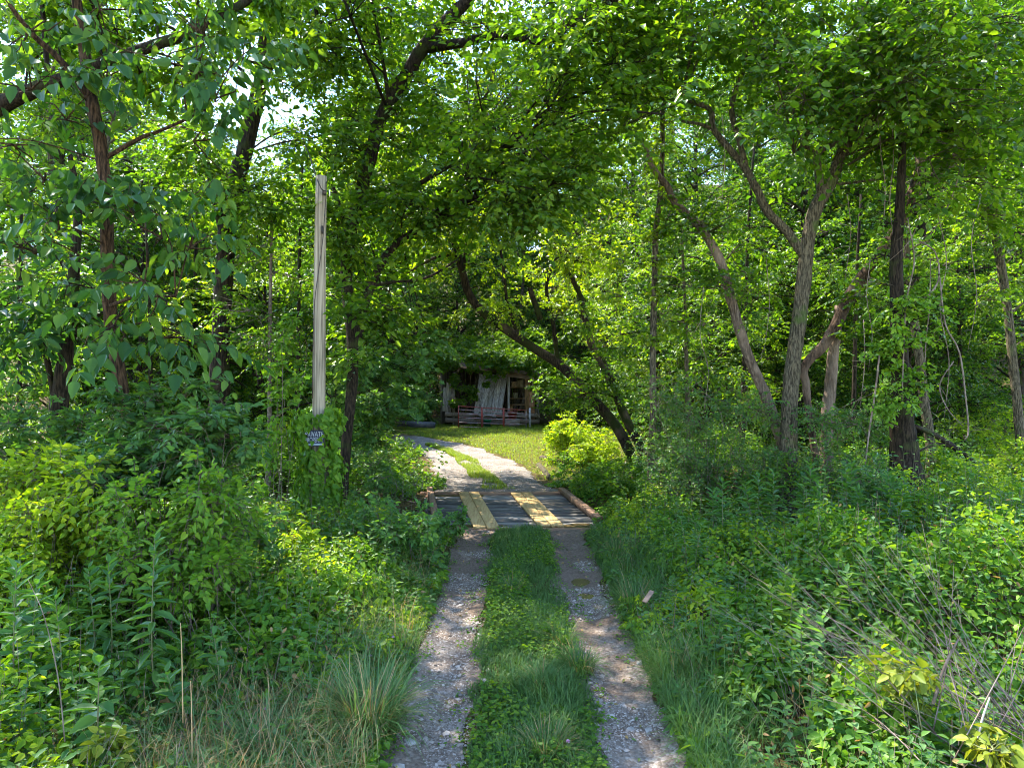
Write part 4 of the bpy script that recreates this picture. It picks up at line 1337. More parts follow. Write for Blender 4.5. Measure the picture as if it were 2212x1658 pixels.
# ------------------------------------------------------------------ vines, shrubs
def shrub(name, label, cat, blobs, leaf, ll=0.08, lw=0.6, shape='hex', ns=30, k=7, group=None, droop=0.3, spl=None, stem='twig', sub=6, flat=0.8, base=None, tilt=0.5, clear=True):
    """blobs: (px, py, d, r) leafy lumps; stems run down from each to the ground"""
    C0 = np.array([W(*b[:3]) for b in blobs])
    bx, by = (C0[:, 0].mean(), C0[:, 1].mean()) if base is None else base
    t = thing(name, label, cat, (bx, by, float(terrain(bx, by))), group)
    lf, tw = Leaves(shape), MB()
    for c, b in zip(C0, blobs):
        r = b[3]
        g_ = np.array([c[0] * .6 + bx * .4, c[1] * .7 + by * .3, 0])
        g_[2] = float(terrain(g_[0], g_[1]))
        for q in range(1 + (rng.random() < .3)):
            e = c + rng.normal(size=3) * r * 0.3
            hh_ = e[2] - g_[2]
            tw.tube([g_ + rng.normal(size=3) * [.1, .1, 0], g_ * .65 + e * .35 + rng.normal(size=3) * .09 * hh_, g_ * .3 + e * .7 + rng.normal(size=3) * .10 * hh_, e], [0.006, 0.005, 0.004, 0.003], 5, 3, cap=False)
        clump(lf, tw, c, (r, r, r * 0.85), ns, k, ll, lw, c - [0, 0, r * .9], sub, droop, spl, 0.003, tilt, flat, clear, 0.006)
    tw.build('branchwork', BK[stem], t, True)
    cm = MB()
    lf.into(cm)
    cm.build('foliage', LM[leaf], t)
    return t


def bx(*a, **k):
    return boxclumps(*a, **k)


# vine on the pole: leaves all round a fat sleeve, open on the left where the sign shows
t = thing('climbing_vine', 'bright ivy-like vine sleeve growing up the foot of the grey pole', 'vine', (PX, PY_ - 0.1, pz))
lf, tw = Leaves('heart'), MB()
n = 2600
zz = pz + (W(0, 880, PY_)[2] - pz) * rng.random(n) ** 0.9
hfr = (zz - pz) / (W(0, 880, PY_)[2] - pz)
a = rng.random(n) * 6.283
rr = (0.11 + 0.26 * vnoise(a * 1.2, zz, 2.4) + 0.10 * (1 - hfr)) * (0.75 + 0.5 * rng.random(n) ** .5) * (1 + 0.25 * np.exp(-((hfr - .88) / .1) ** 2))
O = np.stack([PX + 0.05 + rr * np.cos(a), PY_ - 0.05 + rr * np.sin(a), zz], -1)
px_, py_ = proj(O)
ok = ~((px_ > 661) & (px_ < 693) & (py_ > 924) & (py_ < 970) & (O[:, 1] < PY_)) | (rng.random(n) < 0.01)
ok &= ~((px_ < 700) & (px_ > 655) & (py_ < 892) & (O[:, 1] < PY_))
O, a = O[ok], a[ok]
nout = np.stack([np.cos(a), np.sin(a), 0.35 * np.ones(len(a))], -1)
dn = nrm(np.stack([-0.4 * np.sin(a), 0.4 * np.cos(a), -0.9 * np.ones(len(a))], -1) + rng.normal(size=(len(a), 3)) * 0.45 + nout * 0.25)
lf.add(O, dn, nrm(nout + rng.normal(size=(len(a), 3)) * 0.35), 0.10 * (0.55 + 0.8 * rng.random(len(a))), 0.78)
for q in range(9):
    a0 = rng.random() * 6.28
    tw.tube([(PX + .16 * math.cos(a0 + h_ * .5), PY_ + .16 * math.sin(a0 + h_ * .5), pz + h_) for h_ in np.linspace(0, 2.1, 7)], 0.008, 5, 2, cap=False)
tw.build('stem', BK['palevine'], t, True)
cm = MB()
lf.into(cm)
cm.build('foliage', LM['vine'], t)

# a second leafy column left of the pole
shrub('climbing_vine', 'tall leafy column of vine on a dead stem just left of the pole', 'vine', [(612, 740, 11.6, .22), (608, 790, 11.5, .26), (604, 840, 11.5, .28), (600, 890, 11.4, .3), (596, 940, 11.4, .3), (588, 990, 11.4, .28), (582, 1040, 11.3, .28), (640, 820, 11.8, .25), (620, 690, 11.8, .2)],
      'vine', 0.085, 0.75, 'heart', 26, 6, droop=0.6, stem='palevine', base=(-3.95, 11.5))
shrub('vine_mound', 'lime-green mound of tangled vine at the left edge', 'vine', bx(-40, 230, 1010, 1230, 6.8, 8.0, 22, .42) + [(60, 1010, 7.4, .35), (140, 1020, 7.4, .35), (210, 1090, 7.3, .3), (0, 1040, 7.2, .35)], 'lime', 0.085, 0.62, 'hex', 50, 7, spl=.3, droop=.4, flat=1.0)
shrub('dark_shrub', 'broad dark green shrub behind the lime-green vine mound', 'shrub', bx(230, 530, 870, 1050, 7.0, 7.9, 26, .37) + [(330, 850, 7.5, .3), (400, 845, 7.5, .3), (470, 900, 7.4, .3), (520, 960, 7.4, .28), (260, 900, 7.5, .3), (250, 850, 7.6, .25)], 'dark', 0.10, 0.48, 'hex', 36, 8, droop=.25, flat=.5)
shrub('vine_mound', 'mid-green vine tangle hiding the foot of the dark shrub', 'vine', bx(240, 490, 1050, 1270, 6.5, 7.2, 30, .25), 'vine', 0.075, 0.66, 'heart', 40, 6, spl=.25, flat=1)
shrub('shrub', 'low dusky shrub at the left edge above the vine mound', 'shrub', bx(-40, 220, 890, 1000, 8.3, 9.3, 15, .38), 'dark', 0.09, 0.5, 'hex', 34, 8)
shrub('shrub', 'shaded shrub spreading below the dark shrub and left of the pole vine', 'shrub', bx(300, 560, 1040, 1150, 7.6, 8.6, 14, .3), 'dark', 0.09, 0.55, 'hex', 30, 7)
shrub('vine_mound', 'yellowish vine patch sprawling in front of the pole vine', 'vine', bx(480, 680, 1150, 1260, 8.4, 10, 13, .27), 'lime', 0.08, 0.68, 'heart', 34, 6, flat=1)
shrub('bank_shrub', 'leafy green shrub on the left bank spilling toward the near left corner of the bridge', 'shrub', bx(740, 950, 1110, 1260, 9.4, 11, 20, .32) + [(960, 1130, 11.2, .22), (985, 1120, 11.6, .2), (930, 1180, 10.4, .25)], 'weed', 0.085, 0.6, 'hex', 34, 7, flat=.8, clear=False)
shrub('bank_shrub', 'dark weedy bank between the pole vine and the left edge of the bridge', 'shrub', bx(770, 930, 990, 1090, 13.2, 14.6, 14, .36), 'dark', 0.085, 0.6, 'hex', 32, 7)
shrub('bank_shrub', 'low weedy bank beyond the bridge on the left of the driveway', 'shrub', bx(770, 915, 975, 1045, 17.5, 20, 15, .38) + bx(740, 860, 930, 985, 19, 22, 12, .45) + [(925, 1030, 17.2, .3), (905, 1000, 19.2, .3), (880, 985, 21, .3), (860, 970, 23, .35), (835, 955, 25, .4), (938, 1045, 16.6, .25)], 'herb', 0.085, 0.6, 'hex', 34, 7, clear=False)
shrub('bush', 'small dark-leaved bush at the left bend of the driveway', 'bush', [(890, 975, 23.5, .35), (872, 962, 23.5, .35), (905, 985, 23.2, .25)], 'dark', 0.11, 0.6, 'hex', 26, 7, clear=False)
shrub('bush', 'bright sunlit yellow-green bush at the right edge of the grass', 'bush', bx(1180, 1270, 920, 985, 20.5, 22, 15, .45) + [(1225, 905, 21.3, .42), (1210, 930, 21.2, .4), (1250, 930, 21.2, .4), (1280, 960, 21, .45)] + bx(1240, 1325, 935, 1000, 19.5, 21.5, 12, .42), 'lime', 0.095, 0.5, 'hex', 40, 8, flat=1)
shrub('bank_shrub', 'leafy bank beside the right curb of the bridge', 'shrub', bx(1240, 1380, 1010, 1110, 15.6, 17.6, 16, .4) + bx(1290, 1400, 1080, 1150, 12.8, 14, 9, .3) + [(1215, 1040, 17.8, .3), (1200, 1020, 19, .3), (1225, 1000, 19.5, .4)], 'herb', 0.085, 0.6, 'hex', 34, 7)
shrub('honeysuckle', 'dense small-leaved dark thicket below the slender pale tree', 'shrub', bx(1400, 1660, 850, 1060, 12.8, 15, 36, .5), 'dark', 0.06, 0.6, 'hex', 46, 8)
shrub('honeysuckle', 'small-leaved thicket around the foot of the stout grey tree', 'shrub', bx(1640, 1900, 880, 1040, 12, 13.6, 18, .45), 'dark', 0.065, 0.6, 'hex', 40, 8)
shrub('bank_shrub', 'shaded shrub in front of the vine-covered dark tree', 'shrub', bx(1840, 2000, 1000, 1090, 10.4, 11.6, 10, .32), 'dark', 0.08, 0.55, 'hex', 30, 7)
shrub('bank_shrub', 'sunlit low undergrowth on the slope at the far right', 'shrub', bx(1990, 2260, 960, 1060, 13, 17, 20, .42) + bx(2040, 2240, 880, 970, 17, 21, 16, .5), 'lime', 0.08, 0.6, 'hex', 36, 7)  # lime leaf colour paints the sunlight that the right-hand trees block here
shrub('bank_shrub', 'shaded low undergrowth under the fallen dark branch', 'shrub', bx(1980, 2240, 1050, 1140, 9.5, 11, 12, .3), 'herb', 0.075, 0.55, 'hex', 30, 7)
shrub('roof_vine', 'thick mat of vines over the shed roof and its left wall', 'vine', bx(945, 1180, 748, 788, 34.7, 37.5, 44, .5) + bx(950, 1180, 780, 797, 34.9, 35.3, 15, .22) + bx(940, 1180, 715, 760, 37, 39.5, 24, .7) + bx(978, 1022, 800, 875, 35.3, 35.7, 9, .26) + [(1050, 805, 35.2, .2), (1068, 815, 35.2, .16), (1050, 830, 35.1, .14), (1150, 800, 35.3, .3), (1085, 802, 35.2, .2)], 'canopy', 0.14, 0.7, 'hex', 34, 7, clear=False, base=(-2.2, 36.0))
shrub('bush', 'dark bush at the left corner of the shed behind the trough', 'bush', bx(865, 938, 830, 905, 34.8, 36.5, 13, .7), 'dark', 0.15, 0.65, 'hex', 32, 7, clear=False)
shrub('bush', 'deep green bush right of the shed and its gate post', 'bush', bx(1178, 1290, 800, 905, 33, 36, 15, .75), 'canopy', 0.14, 0.65, 'hex', 34, 7, clear=False)
t = thing('hanging_vine', 'dry vine strand with a few lime leaves hanging at the right corner of the shed', 'vine', W(1160, 915, 35.4))
m = MB()
m.tube([W(1152, 800, 35.3), W(1153, 830, 35.2), W(1156, 850, 35.2), W(1163, 870, 35.2), W(1158, 890, 35.2), W(1168, 905, 35.2)], [.05, .06, .09, .08, .05, .03], 6, 3, .4)
m.build('stem', BK['palevine'], t, True)
lf, cm = Leaves('hex'), MB()
c = np.tile(W(1156, 836, 35.1), (26, 1)) + rng.normal(size=(26, 3)) * [.22, .1, .2]
lf.add(c, rdir(26), rdir(26), .2, .6)
lf.into(cm)
cm.build('foliage', LM['yellow'], t)

# dry vines dangling at the right
VG = 'bare vines dangling among the right-hand trunks'
vines = [
    ([(1960, 470, 12.0), (1975, 560, 11.9), (1958, 650, 11.9), (1952, 760, 11.8), (1948, 880, 11.8)], 6, 'thin bare vine hanging in front of the vine-covered trunk'),
    ([(2030, 600, 11.8), (2042, 700, 11.7), (2072, 760, 11.7), (2085, 850, 11.7), (2092, 930, 11.7), (2084, 950, 11.7)], 7, 'longest bare vine, curving right and down toward the fallen branch'),
    ([(1985, 520, 11.9), (2020, 545, 11.9), (2028, 600, 11.9), (2003, 640, 11.9), (1960, 660, 12), (1925, 700, 12)], 7, 'looped brown vine curling round beside the reddish tree'),
    ([(2010, 560, 11.9), (2008, 660, 11.8), (2000, 740, 11.8), (1998, 830, 11.8), (2012, 900, 11.8)], 4, 'straight thin vine just left of the longest bare vine'),
    ([(2060, 780, 11.7), (2030, 830, 11.6), (2045, 880, 11.6), (2080, 920, 11.6)], 5, 'short crooked vine low beside the longest bare vine'),
    ([(1900, 760, 11.8), (1890, 850, 11.7), (1878, 930, 11.7), (1868, 1010, 11.6)], 8, 'rusty bundle of vine stems hanging left of the vine-covered trunk'),
    ([(1865, 690, 12), (1868, 780, 11.9), (1858, 880, 11.9)], 4, 'thin upright vine between the pale snag and the rusty vine bundle'),
    ([(1560, 250, 12.2), (1566, 340, 12.1), (1560, 430, 12.1)], 3, 'wispy vine hanging under the bare left fork of the stout grey tree'),
    ([(1905, 240, 12.4), (1902, 320, 12.3), (1912, 400, 12.2), (1908, 500, 12.2)], 4, 'vine dangling from the right fork of the stout grey tree'),
    ([(1925, 220, 12.4), (1930, 340, 12.3), (1922, 430, 12.2), (1930, 520, 12.2)], 4, 'second vine dangling from the right fork, nearer the reddish tree'),
    ([(2085, 250, 12.2), (2070, 380, 12.1), (2040, 460, 12.1), (2000, 520, 12)], 5, 'vine slanting down to the left below the upper right leaves'),
    ([(2120, 420, 12.2), (2098, 520, 12.1), (2110, 640, 12.0), (2090, 760, 12.0)], 3, 'thin vine hanging in the shade between the long vine and the far right tree'),
    ([(1880, 560, 12.2), (1872, 640, 12.1), (1884, 720, 12.1), (1876, 800, 12.1)], 3, 'wiry vine hanging just left of the vine-covered trunk top'),
    ([(1520, 620, 12.8), (1512, 720, 12.8), (1530, 800, 12.7), (1520, 890, 12.7)], 3, 'thin vine hanging left of the bent pale stem'),
    ([(1655, 560, 12.6), (1662, 660, 12.6), (1650, 760, 12.5)], 3, 'vine hanging between the bent pale stem and the stout grey trunk'),
    ([(2020, 440, 12.1), (2045, 560, 12.0), (2030, 660, 11.9), (2050, 780, 11.9), (2040, 900, 11.8)], 4, 'wavy vine trailing to the ground behind the longest bare vine'),
    ([(1830, 420, 12.6), (1838, 500, 12.6), (1826, 600, 12.5)], 3, 'short vine under the fork of the stout grey tree'),
    ([(1975, 330, 12.2), (1990, 440, 12.1), (1965, 520, 12.1), (1900, 580, 12.1)], 4, 'vine draped over the reddish leaning trunk')]
for pts, wd, lb in vines:
    P = [W(*p) for p in pts]
    t = thing('hanging_vine', lb, 'vine', P[-1], VG)
    m = MB()
    rr = wd * 0.62 * pts[0][2] / F / 2
    m.tube(P, [rr * .8] * (len(P) - 1) + [rr * .45], 5, 4, .25)
    m.build('stem', BK['palevine'], t, True)
    for q in range(4):
        i = rng.integers(0, len(P) - 1)
        s0 = P[i] + (P[i + 1] - P[i]) * rng.random()
        e0 = s0 + rng.normal(size=3) * [.25, .12, .15] + [0, 0, -.14]
        m = MB()
        m.tube([s0, (s0 + e0) / 2 + rng.normal(size=3) * .05, e0], [.004, .003, .002], 4, 3)
        m.build('tendril', BK['palevine'], t)

# ------------------------------------------------------------------ undergrowth carpets
def inview(x, y, mg=1.5):
    return (np.abs(x) < 0.77 * y + mg)


def carpet(lf, x, y, hb, ll, lw, dens_top=0.5, tilt=0.5):
    """leaves standing through the depth of a bank whose height is hb"""
    n = len(x)
    e = 0.15
    gxx = (hfun(x + e, y) - hfun(x - e, y)) / (2 * e)
    gyy = (hfun(x, y + e) - hfun(x, y - e)) / (2 * e)
    nor = nrm(np.stack([-gxx, -gyy, np.ones(n)], -1))
    z = terrain(x, y) + hb * (0.25 + 0.78 * rng.random(n) ** dens_top)
    a = rng.random(n) * 6.283
    D = nrm(np.stack([np.cos(a), np.sin(a), -0.25 + 0.6 * (rng.random(n) - 0.5)], -1))
    lf.add(np.stack([x, y, z], -1), D, nrm(nor + rng.normal(size=(n, 3)) * tilt), ll * (0.6 + 0.8 * rng.random(n)), lw)


def hfun(x, y):
    x, y = np.asarray(x, float), np.asarray(y, float)
    el = np.where(y < 12.4, -1.0 - x, gx(y, EL) - x)
    er = np.where(y < 12.4, x - 1.33, x - np.where(y < 18, 1.3, 2.6))
    e = np.where(x < 0, el, er)
    h = 0.10 + 0.42 * sstep(0, 1.4, e) + 0.55 * sstep(1.2, 4.5, e)
    h = h * (0.25 + 1.15 * vnoise(x, y, 0.95)) + 0.24 * (vnoise(x, y, 2.6, 7) - 0.4)
    lowl = sstep(0.5, 0.1, np.hypot((x + 2.1) / 1.6, (y - 5.2) / 1.5)) * 0
    dry = np.exp(-(((x + 2.3) / 1.1) ** 2 + ((y - 5.0) / 1.2) ** 2))
    return np.maximum(h * (1 - 0.55 * dry), 0.05)


def onroad(x, y):
    el = np.where(y < 12.4, -1.0 + (vnoise(y, x * 0, 2.3) - .5) * .2, gx(y, EL))
    er = np.where(y < 12.4, 1.33 + (vnoise(y, x * 0, 2.1, 9) - .5) * .2, np.where(y < 17, 1.45, gx(y, ER)))
    r = (x > el) & (x < er)
    br_ = (y > 12.2) & (y < 16.2) & (x > -1.95 - 0.15 * (y - 14)) & (x < 1.75 - 0.15 * (y - 13))
    return r | br_


def lawn(x, y):
    return (y > 17.5) & (y < 35.5) & (x > gx(y, ER) - .2) & (x < np.interp(y, [17, 20, 24, 35], [1.4, 2.6, 4.5, 5.5]))


for side, sg in (('left', -1), ('right', 1)):
    lf1, lf2, lf3, st = Leaves('hex'), Leaves('heart'), Leaves('lance'), MB()
    n = 150000
    y = 3.4 + 15 * rng.random(n) ** 1.25
    x = sg * (0.9 + 11 * rng.random(n) ** 1.1)
    ok = inview(x, y) & ~onroad(x, y) & ~lawn(x, y)
    x, y = x[ok], y[ok]
    hb = hfun(x, y)
    sp = vnoise(x, y, 0.9, 3)
    dry = np.exp(-(((x + 2.3) / 1.1) ** 2 + ((y - 5.0) / 1.2) ** 2)) if sg < 0 else 0 * x
    keep = rng.random(len(x)) > dry * .85
    x, y, hb, sp = x[keep], y[keep], hb[keep], sp[keep]
    gap = vnoise(x, y, 1.9, 21) > 0.2 + 0.12 * rng.random(len(x))
    x, y, hb, sp = x[gap], y[gap], hb[gap], sp[gap]
    sp = sp + 0.12 * rng.normal(size=len(x))
    a = sp < 0.42
    carpet(lf1, x[a], y[a], hb[a], 0.082, 0.60)
    b = (sp >= .42) & (sp < .68)
    carpet(lf2, x[b], y[b], hb[b], 0.078, 0.74)
    c_ = sp >= .68
    lf4 = Leaves('hex')
    carpet(lf4, x[c_], y[c_], hb[c_] * 1.15, 0.065, 0.55)
    # upright herbs with leaves in a spiral
    n = 2600
    y0 = 3.5 + 14 * rng.random(n) ** 1.2
    x0 = sg * (1.0 + 10 * rng.random(n))
    ok = inview(x0, y0) & ~onroad(x0, y0) & ~lawn(x0, y0)
    x0, y0 = x0[ok], y0[ok]
    n = len(x0)
    hh = hfun(x0, y0) * (0.9 + 0.6 * rng.random(n)) + 0.05
    lean = rng.normal(size=(n, 2)) * 0.12
    ph = rng.random(n) * 6.28
    B0 = np.stack([x0, y0, terrain(x0, y0)], -1)
    T0 = B0 + np.stack([lean[:, 0] * hh, lean[:, 1] * hh, hh], -1)
    st.sticks(B0, T0, 0.0035, 0.0015)
    for j in range(13):
        tt = 0.3 + 0.7 * j / 12
        P = B0 + (T0 - B0) * tt
        az_ = ph + j * 2.4
        el_ = -0.15 + 0.7 * tt ** 2
        D = np.stack([np.cos(az_) * np.cos(el_), np.sin(az_) * np.cos(el_), np.sin(el_) * np.ones(n)], -1)
        Nn = np.stack([-np.cos(az_) * np.sin(el_), -np.sin(az_) * np.sin(el_), np.cos(el_) * np.ones(n)], -1) + rng.normal(size=(n, 3)) * .25
        lf3.add(P, D, Nn, (0.135 - 0.06 * tt) * (0.7 + 0.6 * rng.random(n)), 0.42)
    for nm, lfx, mt in (('leafy_undergrowth', lf1, 'herb'), ('creeping_undergrowth', lf2, 'vine'), ('weedy_undergrowth', lf3, 'weed'), ('pale_undergrowth', lf4, 'lime')):
        cm = MB()
        lfx.into(cm)
        tag(cm.build(nm, LM[mt]), kind='stuff')
    tag(st.build('undergrowth', BK['stem']), kind='stuff')

# forest floor plants farther in
lf = Leaves('hex')
n = 60000
y = 15 + 27 * rng.random(n)
x = (rng.random(n) - 0.5) * 60
ok = inview(x, y) & ~onroad(x, y) & ~lawn(x, y) & ~((x > -6.5) & (x < 3.5) & (y > 19) & (y < 40))
x, y = x[ok], y[ok]
n = len(x)
z = terrain(x, y) + rng.random(n) * (0.35 + 1.3 * vnoise(x, y, 0.4, 5) ** 2)
a = rng.random(n) * 6.28
lf.add(np.stack([x, y, z], -1), np.stack([np.cos(a), np.sin(a), -.2 + 0 * a], -1), nrm(np.array([0, 0, 1.0]) + rng.normal(size=(n, 3)) * .5), 0.10 * (.7 + .6 * rng.random(n)), .65)
cm = MB()
lf.into(cm)
tag(cm.build('forest_undergrowth', LM['herb']), kind='stuff')


# ------------------------------------------------------------------ grasses
class Blades:
    def __init__(s):
        s.q = []

    def add(s, P, az, h, w, bend):
        n = len(P)
        bc = lambda v: np.broadcast_to(v, (n,)).astype(float)
        az, h, w, bend = bc(az), bc(h), bc(w), bc(bend)
        d = np.stack([np.cos(az), np.sin(az), 0 * az], -1)
        sd = np.stack([-np.sin(az), np.cos(az), 0 * az], -1)
        V = np.zeros((n, 7, 3))
        for k, (t, ww) in enumerate(((0, 1), (0.4, .85), (0.75, .55), (1, 0))):
            ang = bend * t
            rr = h * t
            c = P + d * (rr * np.sin(ang) * 0.9)[:, None] + np.array([0, 0, 1.0]) * (rr * np.cos(ang))[:, None]
            if k < 3:
                V[:, 2 * k] = c - sd * (w * ww / 2)[:, None]
                V[:, 2 * k + 1] = c + sd * (w * ww / 2)[:, None]
            else:
                V[:, 6] = c
        s.q.append(V)

    def build(s, name, mat, parent=None):
        V = np.concatenate(s.q)
        n = len(V)
        b = np.arange(n)[:, None] * 7
        if parent is not None and parent.name in ORG:
            V = V - ORG[parent.name]
        return mesh(name, V.reshape(-1, 3), [np.vstack([b + np.array([0, 1, 3, 2]), b + np.array([2, 3, 5, 4])]), b + np.array([4, 5, 6])], mat, parent)


def scatter(n, x0, x1, y0, y1, p=1.0):
    return x0 + (x1 - x0) * rng.random(n), y0 + (y1 - y0) * rng.random(n) ** p


def on(x, y, dz=0.0):
    return np.stack([x, y, terrain(x, y) + dz], -1)


# the strip between the wheel tracks
bl = Blades()
x, y = scatter(42000, -0.42, 0.76, 3.4, 12.36, 1.15)
edge = np.minimum(x + 0.36 + (vnoise(y, x * 0, 3) - .5) * .18, 0.68 - x + (vnoise(y, x * 0, 3, 5) - .5) * .18)
ok = (edge > 0) | (rng.random(len(x)) < 0.02)
x, y, edge = x[ok], y[ok], edge[ok]
hh = (0.05 + 0.17 * vnoise(x, y, 1.7, 2)) * (0.5 + 0.5 * sstep(0, .3, edge)) * (0.6 + 0.8 * rng.random(len(x)))
bl.add(on(x, y), rng.random(len(x)) * 6.28, hh, 0.0065 + .003 * rng.random(len(x)), 0.4 + 0.9 * rng.random(len(x)))
tag(bl.build('centre_grass', GRASS), kind='stuff')
lf, cm = Leaves('hex'), MB()
x, y = scatter(17000, -0.38, 0.70, 3.4, 12.3, 1.15)
ok = (vnoise(x, y, 1.6, 6) > 0.30) & (x > -.34 + .1 * vnoise(y, 0 * x, 3)) & (x < .66)
x, y = x[ok], y[ok]
a = rng.random(len(x)) * 6.28
lf.add(on(x, y, 0.02) + np.stack([0 * x, 0 * x, 0.13 * rng.random(len(x)) * (0.4 + vnoise(x, y, 1.6, 6))], -1), np.stack([np.cos(a), np.sin(a), .1 + 0 * a], -1), nrm(np.array([0, 0, 1.0]) + rng.normal(size=(len(x), 3)) * .4), .038 * (.5 + 1.0 * rng.random(len(x))), .7)
lf.into(cm)
tag(cm.build('centre_clover_leaves', LM['herb']), kind='stuff')
# grass along the banks
for sg in (-1, 1):
    bl, dr = Blades(), Blades()
    x, y = scatter(17000, 0, 1, 3.4, 12.3, 1.3)
    x = sg * (1.0 if sg < 0 else 1.33) + sg * (x ** 1.8) * 2.6 + (rng.random(len(x)) - .6) * .08 * sg
    ok = (vnoise(x, y, 1.1, 8) > 0.38 - 0.25 * (np.abs(x) < 1.6)) & inview(x, y)
    x, y = x[ok], y[ok]
    h0 = (0.14 + 0.32 * vnoise(x, y, 0.8, 1)) * (0.5 + sstep(1.0, 1.8, np.abs(x))) * (0.6 + .7 * rng.random(len(x)))
    bl.add(on(x, y), rng.random(len(x)) * 6.28, h0, .006 + .003 * rng.random(len(x)), .4 + 1.0 * rng.random(len(x)))
    tag(bl.build('bank_grass', GRASS), kind='stuff')
    x, y = scatter(3000 if sg < 0 else 2600, 0, 1, 3.5, 10.5, 1.3)
    x = sg * (1.05 if sg < 0 else 1.5) + sg * x * (3.2 if sg < 0 else 5.5)
    ok = vnoise(x, y, 1.4, 12) > 0.5
    x, y = x[ok], y[ok]
    dr.add(on(x, y), rng.random(len(x)) * 6.28, .3 + .4 * rng.random(len(x)), .004, .3 + 1.1 * rng.random(len(x)))
    tag(dr.build('dry_grass', STRAW), kind='stuff')
# dry matted patch on the left
bl = Blades()
th = rng.random(2600) * 6.28
rr = np.sqrt(rng.random(2600))
x, y = -2.25 + 1.25 * rr * np.cos(th), 5.0 + 1.0 * rr * np.sin(th)
bl.add(on(x, y), rng.random(2600) * 6.28, .18 + .5 * rng.random(2600), .0045 + .002 * rng.random(2600), .3 + 1.3 * rng.random(2600))
tag(bl.build('dry_grass', islandmat('mixed_straw', [(0.07, .13, .05), (0.09, .15, .06), (.24, .13, .05), (.32, .2, .09), (.42, .3, .16)], .7, trans=.2)), kind='stuff')
bl = Blades()
x, y = scatter(5200, -4.6, -1.0, 3.5, 6.6)
x, y = x[inview(x, y)], y[inview(x, y)]
bl.add(on(x, y), rng.random(len(x)) * 6.28, .2 + .38 * rng.random(len(x)), .008, .4 + .9 * rng.random(len(x)))
tag(bl.build('bank_grass', BLUEGR), kind='stuff')
# lawn in front of the shed
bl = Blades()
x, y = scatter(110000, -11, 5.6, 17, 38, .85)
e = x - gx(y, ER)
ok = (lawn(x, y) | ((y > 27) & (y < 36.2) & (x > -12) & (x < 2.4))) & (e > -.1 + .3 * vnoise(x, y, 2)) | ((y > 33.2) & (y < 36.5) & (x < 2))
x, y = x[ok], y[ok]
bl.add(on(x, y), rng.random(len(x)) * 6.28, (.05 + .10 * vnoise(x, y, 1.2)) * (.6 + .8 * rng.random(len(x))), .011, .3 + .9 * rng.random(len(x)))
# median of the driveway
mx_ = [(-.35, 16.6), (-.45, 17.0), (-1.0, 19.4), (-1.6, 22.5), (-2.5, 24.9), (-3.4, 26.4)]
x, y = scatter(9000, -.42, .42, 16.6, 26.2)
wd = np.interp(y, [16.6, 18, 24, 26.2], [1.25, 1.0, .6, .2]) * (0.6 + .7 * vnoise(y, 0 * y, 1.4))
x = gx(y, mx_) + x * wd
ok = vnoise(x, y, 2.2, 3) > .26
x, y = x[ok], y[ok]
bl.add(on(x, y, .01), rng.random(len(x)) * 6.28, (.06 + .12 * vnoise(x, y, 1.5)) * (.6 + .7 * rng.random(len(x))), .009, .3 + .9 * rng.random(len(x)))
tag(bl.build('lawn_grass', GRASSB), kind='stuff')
lf, cm = Leaves('kite'), MB()
x, y = scatter(5000, -9, 3.6, 17, 36, .9)
ok = lawn(x, y) & (x > gx(y, ER) + .1)
x, y = x[ok], y[ok]
a = rng.random(len(x)) * 6.28
lf.add(on(x, y, .05), np.stack([np.cos(a), np.sin(a), .2 + 0 * a], -1), nrm(np.array([0, 0, 1.0]) + rng.normal(size=(len(x), 3)) * .4), .07, .7)
lf.into(cm)
tag(cm.build('lawn_clover_leaves', LM['bright']), kind='stuff')


def tussock(label, px, py, hgt, n, spread, mat, wd=.007, dry=0.12):
    d = F * H / (py - HY)
    x0, y0 = (px - CX) * d / F, d
    t = thing('grass_tussock', label, 'grass clump', (x0, y0, float(terrain(x0, y0))), 'grass tussocks along the lane')
    bl = Blades()
    a = rng.random(n) * 6.28
    r = spread * .35 * np.sqrt(rng.random(n))
    x, y = x0 + r * np.cos(a), y0 + r * np.sin(a)
    bl.add(on(x, y), a + rng.normal(size=n) * .5, hgt * (.5 + .6 * rng.random(n)), wd * (.7 + .6 * rng.random(n)), .25 + 1.25 * rng.random(n) ** .8)
    bl.build('blades', mat, t)
    k = int(n * dry) + 4
    bl = Blades()
    a = rng.random(k) * 6.28
    bl.add(on(x0 + .1 * np.cos(a), y0 + .1 * np.sin(a)), a, hgt * (.5 + .7 * rng.random(k)), wd * .7, .3 + 1.1 * rng.random(k))
    bl.build('dry_blades', STRAW, t)


tussock('large blue-green grass tussock spilling over the left edge of the left wheel track', 800, 1590, .68, 420, .6, BLUEGR, wd=.011)
tussock('blue-green grass tussock in the dry patch at the left, nearest the large tussock', 690, 1560, .55, 240, .45, BLUEGR, wd=.010)
tussock('small grass tussock at the bottom edge in the dry patch', 560, 1650, .5, 260, .4, BLUEGR)
tussock('long-bladed grass tussock at the right edge of the middle strip, low in the photo', 1250, 1450, .36, 300, .4, GRASS)
tussock('bluish short-bladed tussock in the middle strip beside the left track', 1170, 1490, .28, 220, .35, BLUEGR)
tussock('yellowish grass tussock in the upper middle of the centre strip', 1105, 1285, .32, 220, .35, GRASS)
tussock('drooping tussock on the right edge of the centre strip opposite the muddy patch', 1215, 1400, .34, 220, .35, GRASS)
tussock('tall grass tussock on the right bank above the muddy puddles', 1370, 1330, .55, 300, .5, GRASS)
tussock('pale tall tussock farther out on the right bank', 1530, 1470, .62, 320, .55, GRASS)
tussock('grass tussock on the right bank close to the right wheel track', 1455, 1480, .5, 260, .45, GRASS)
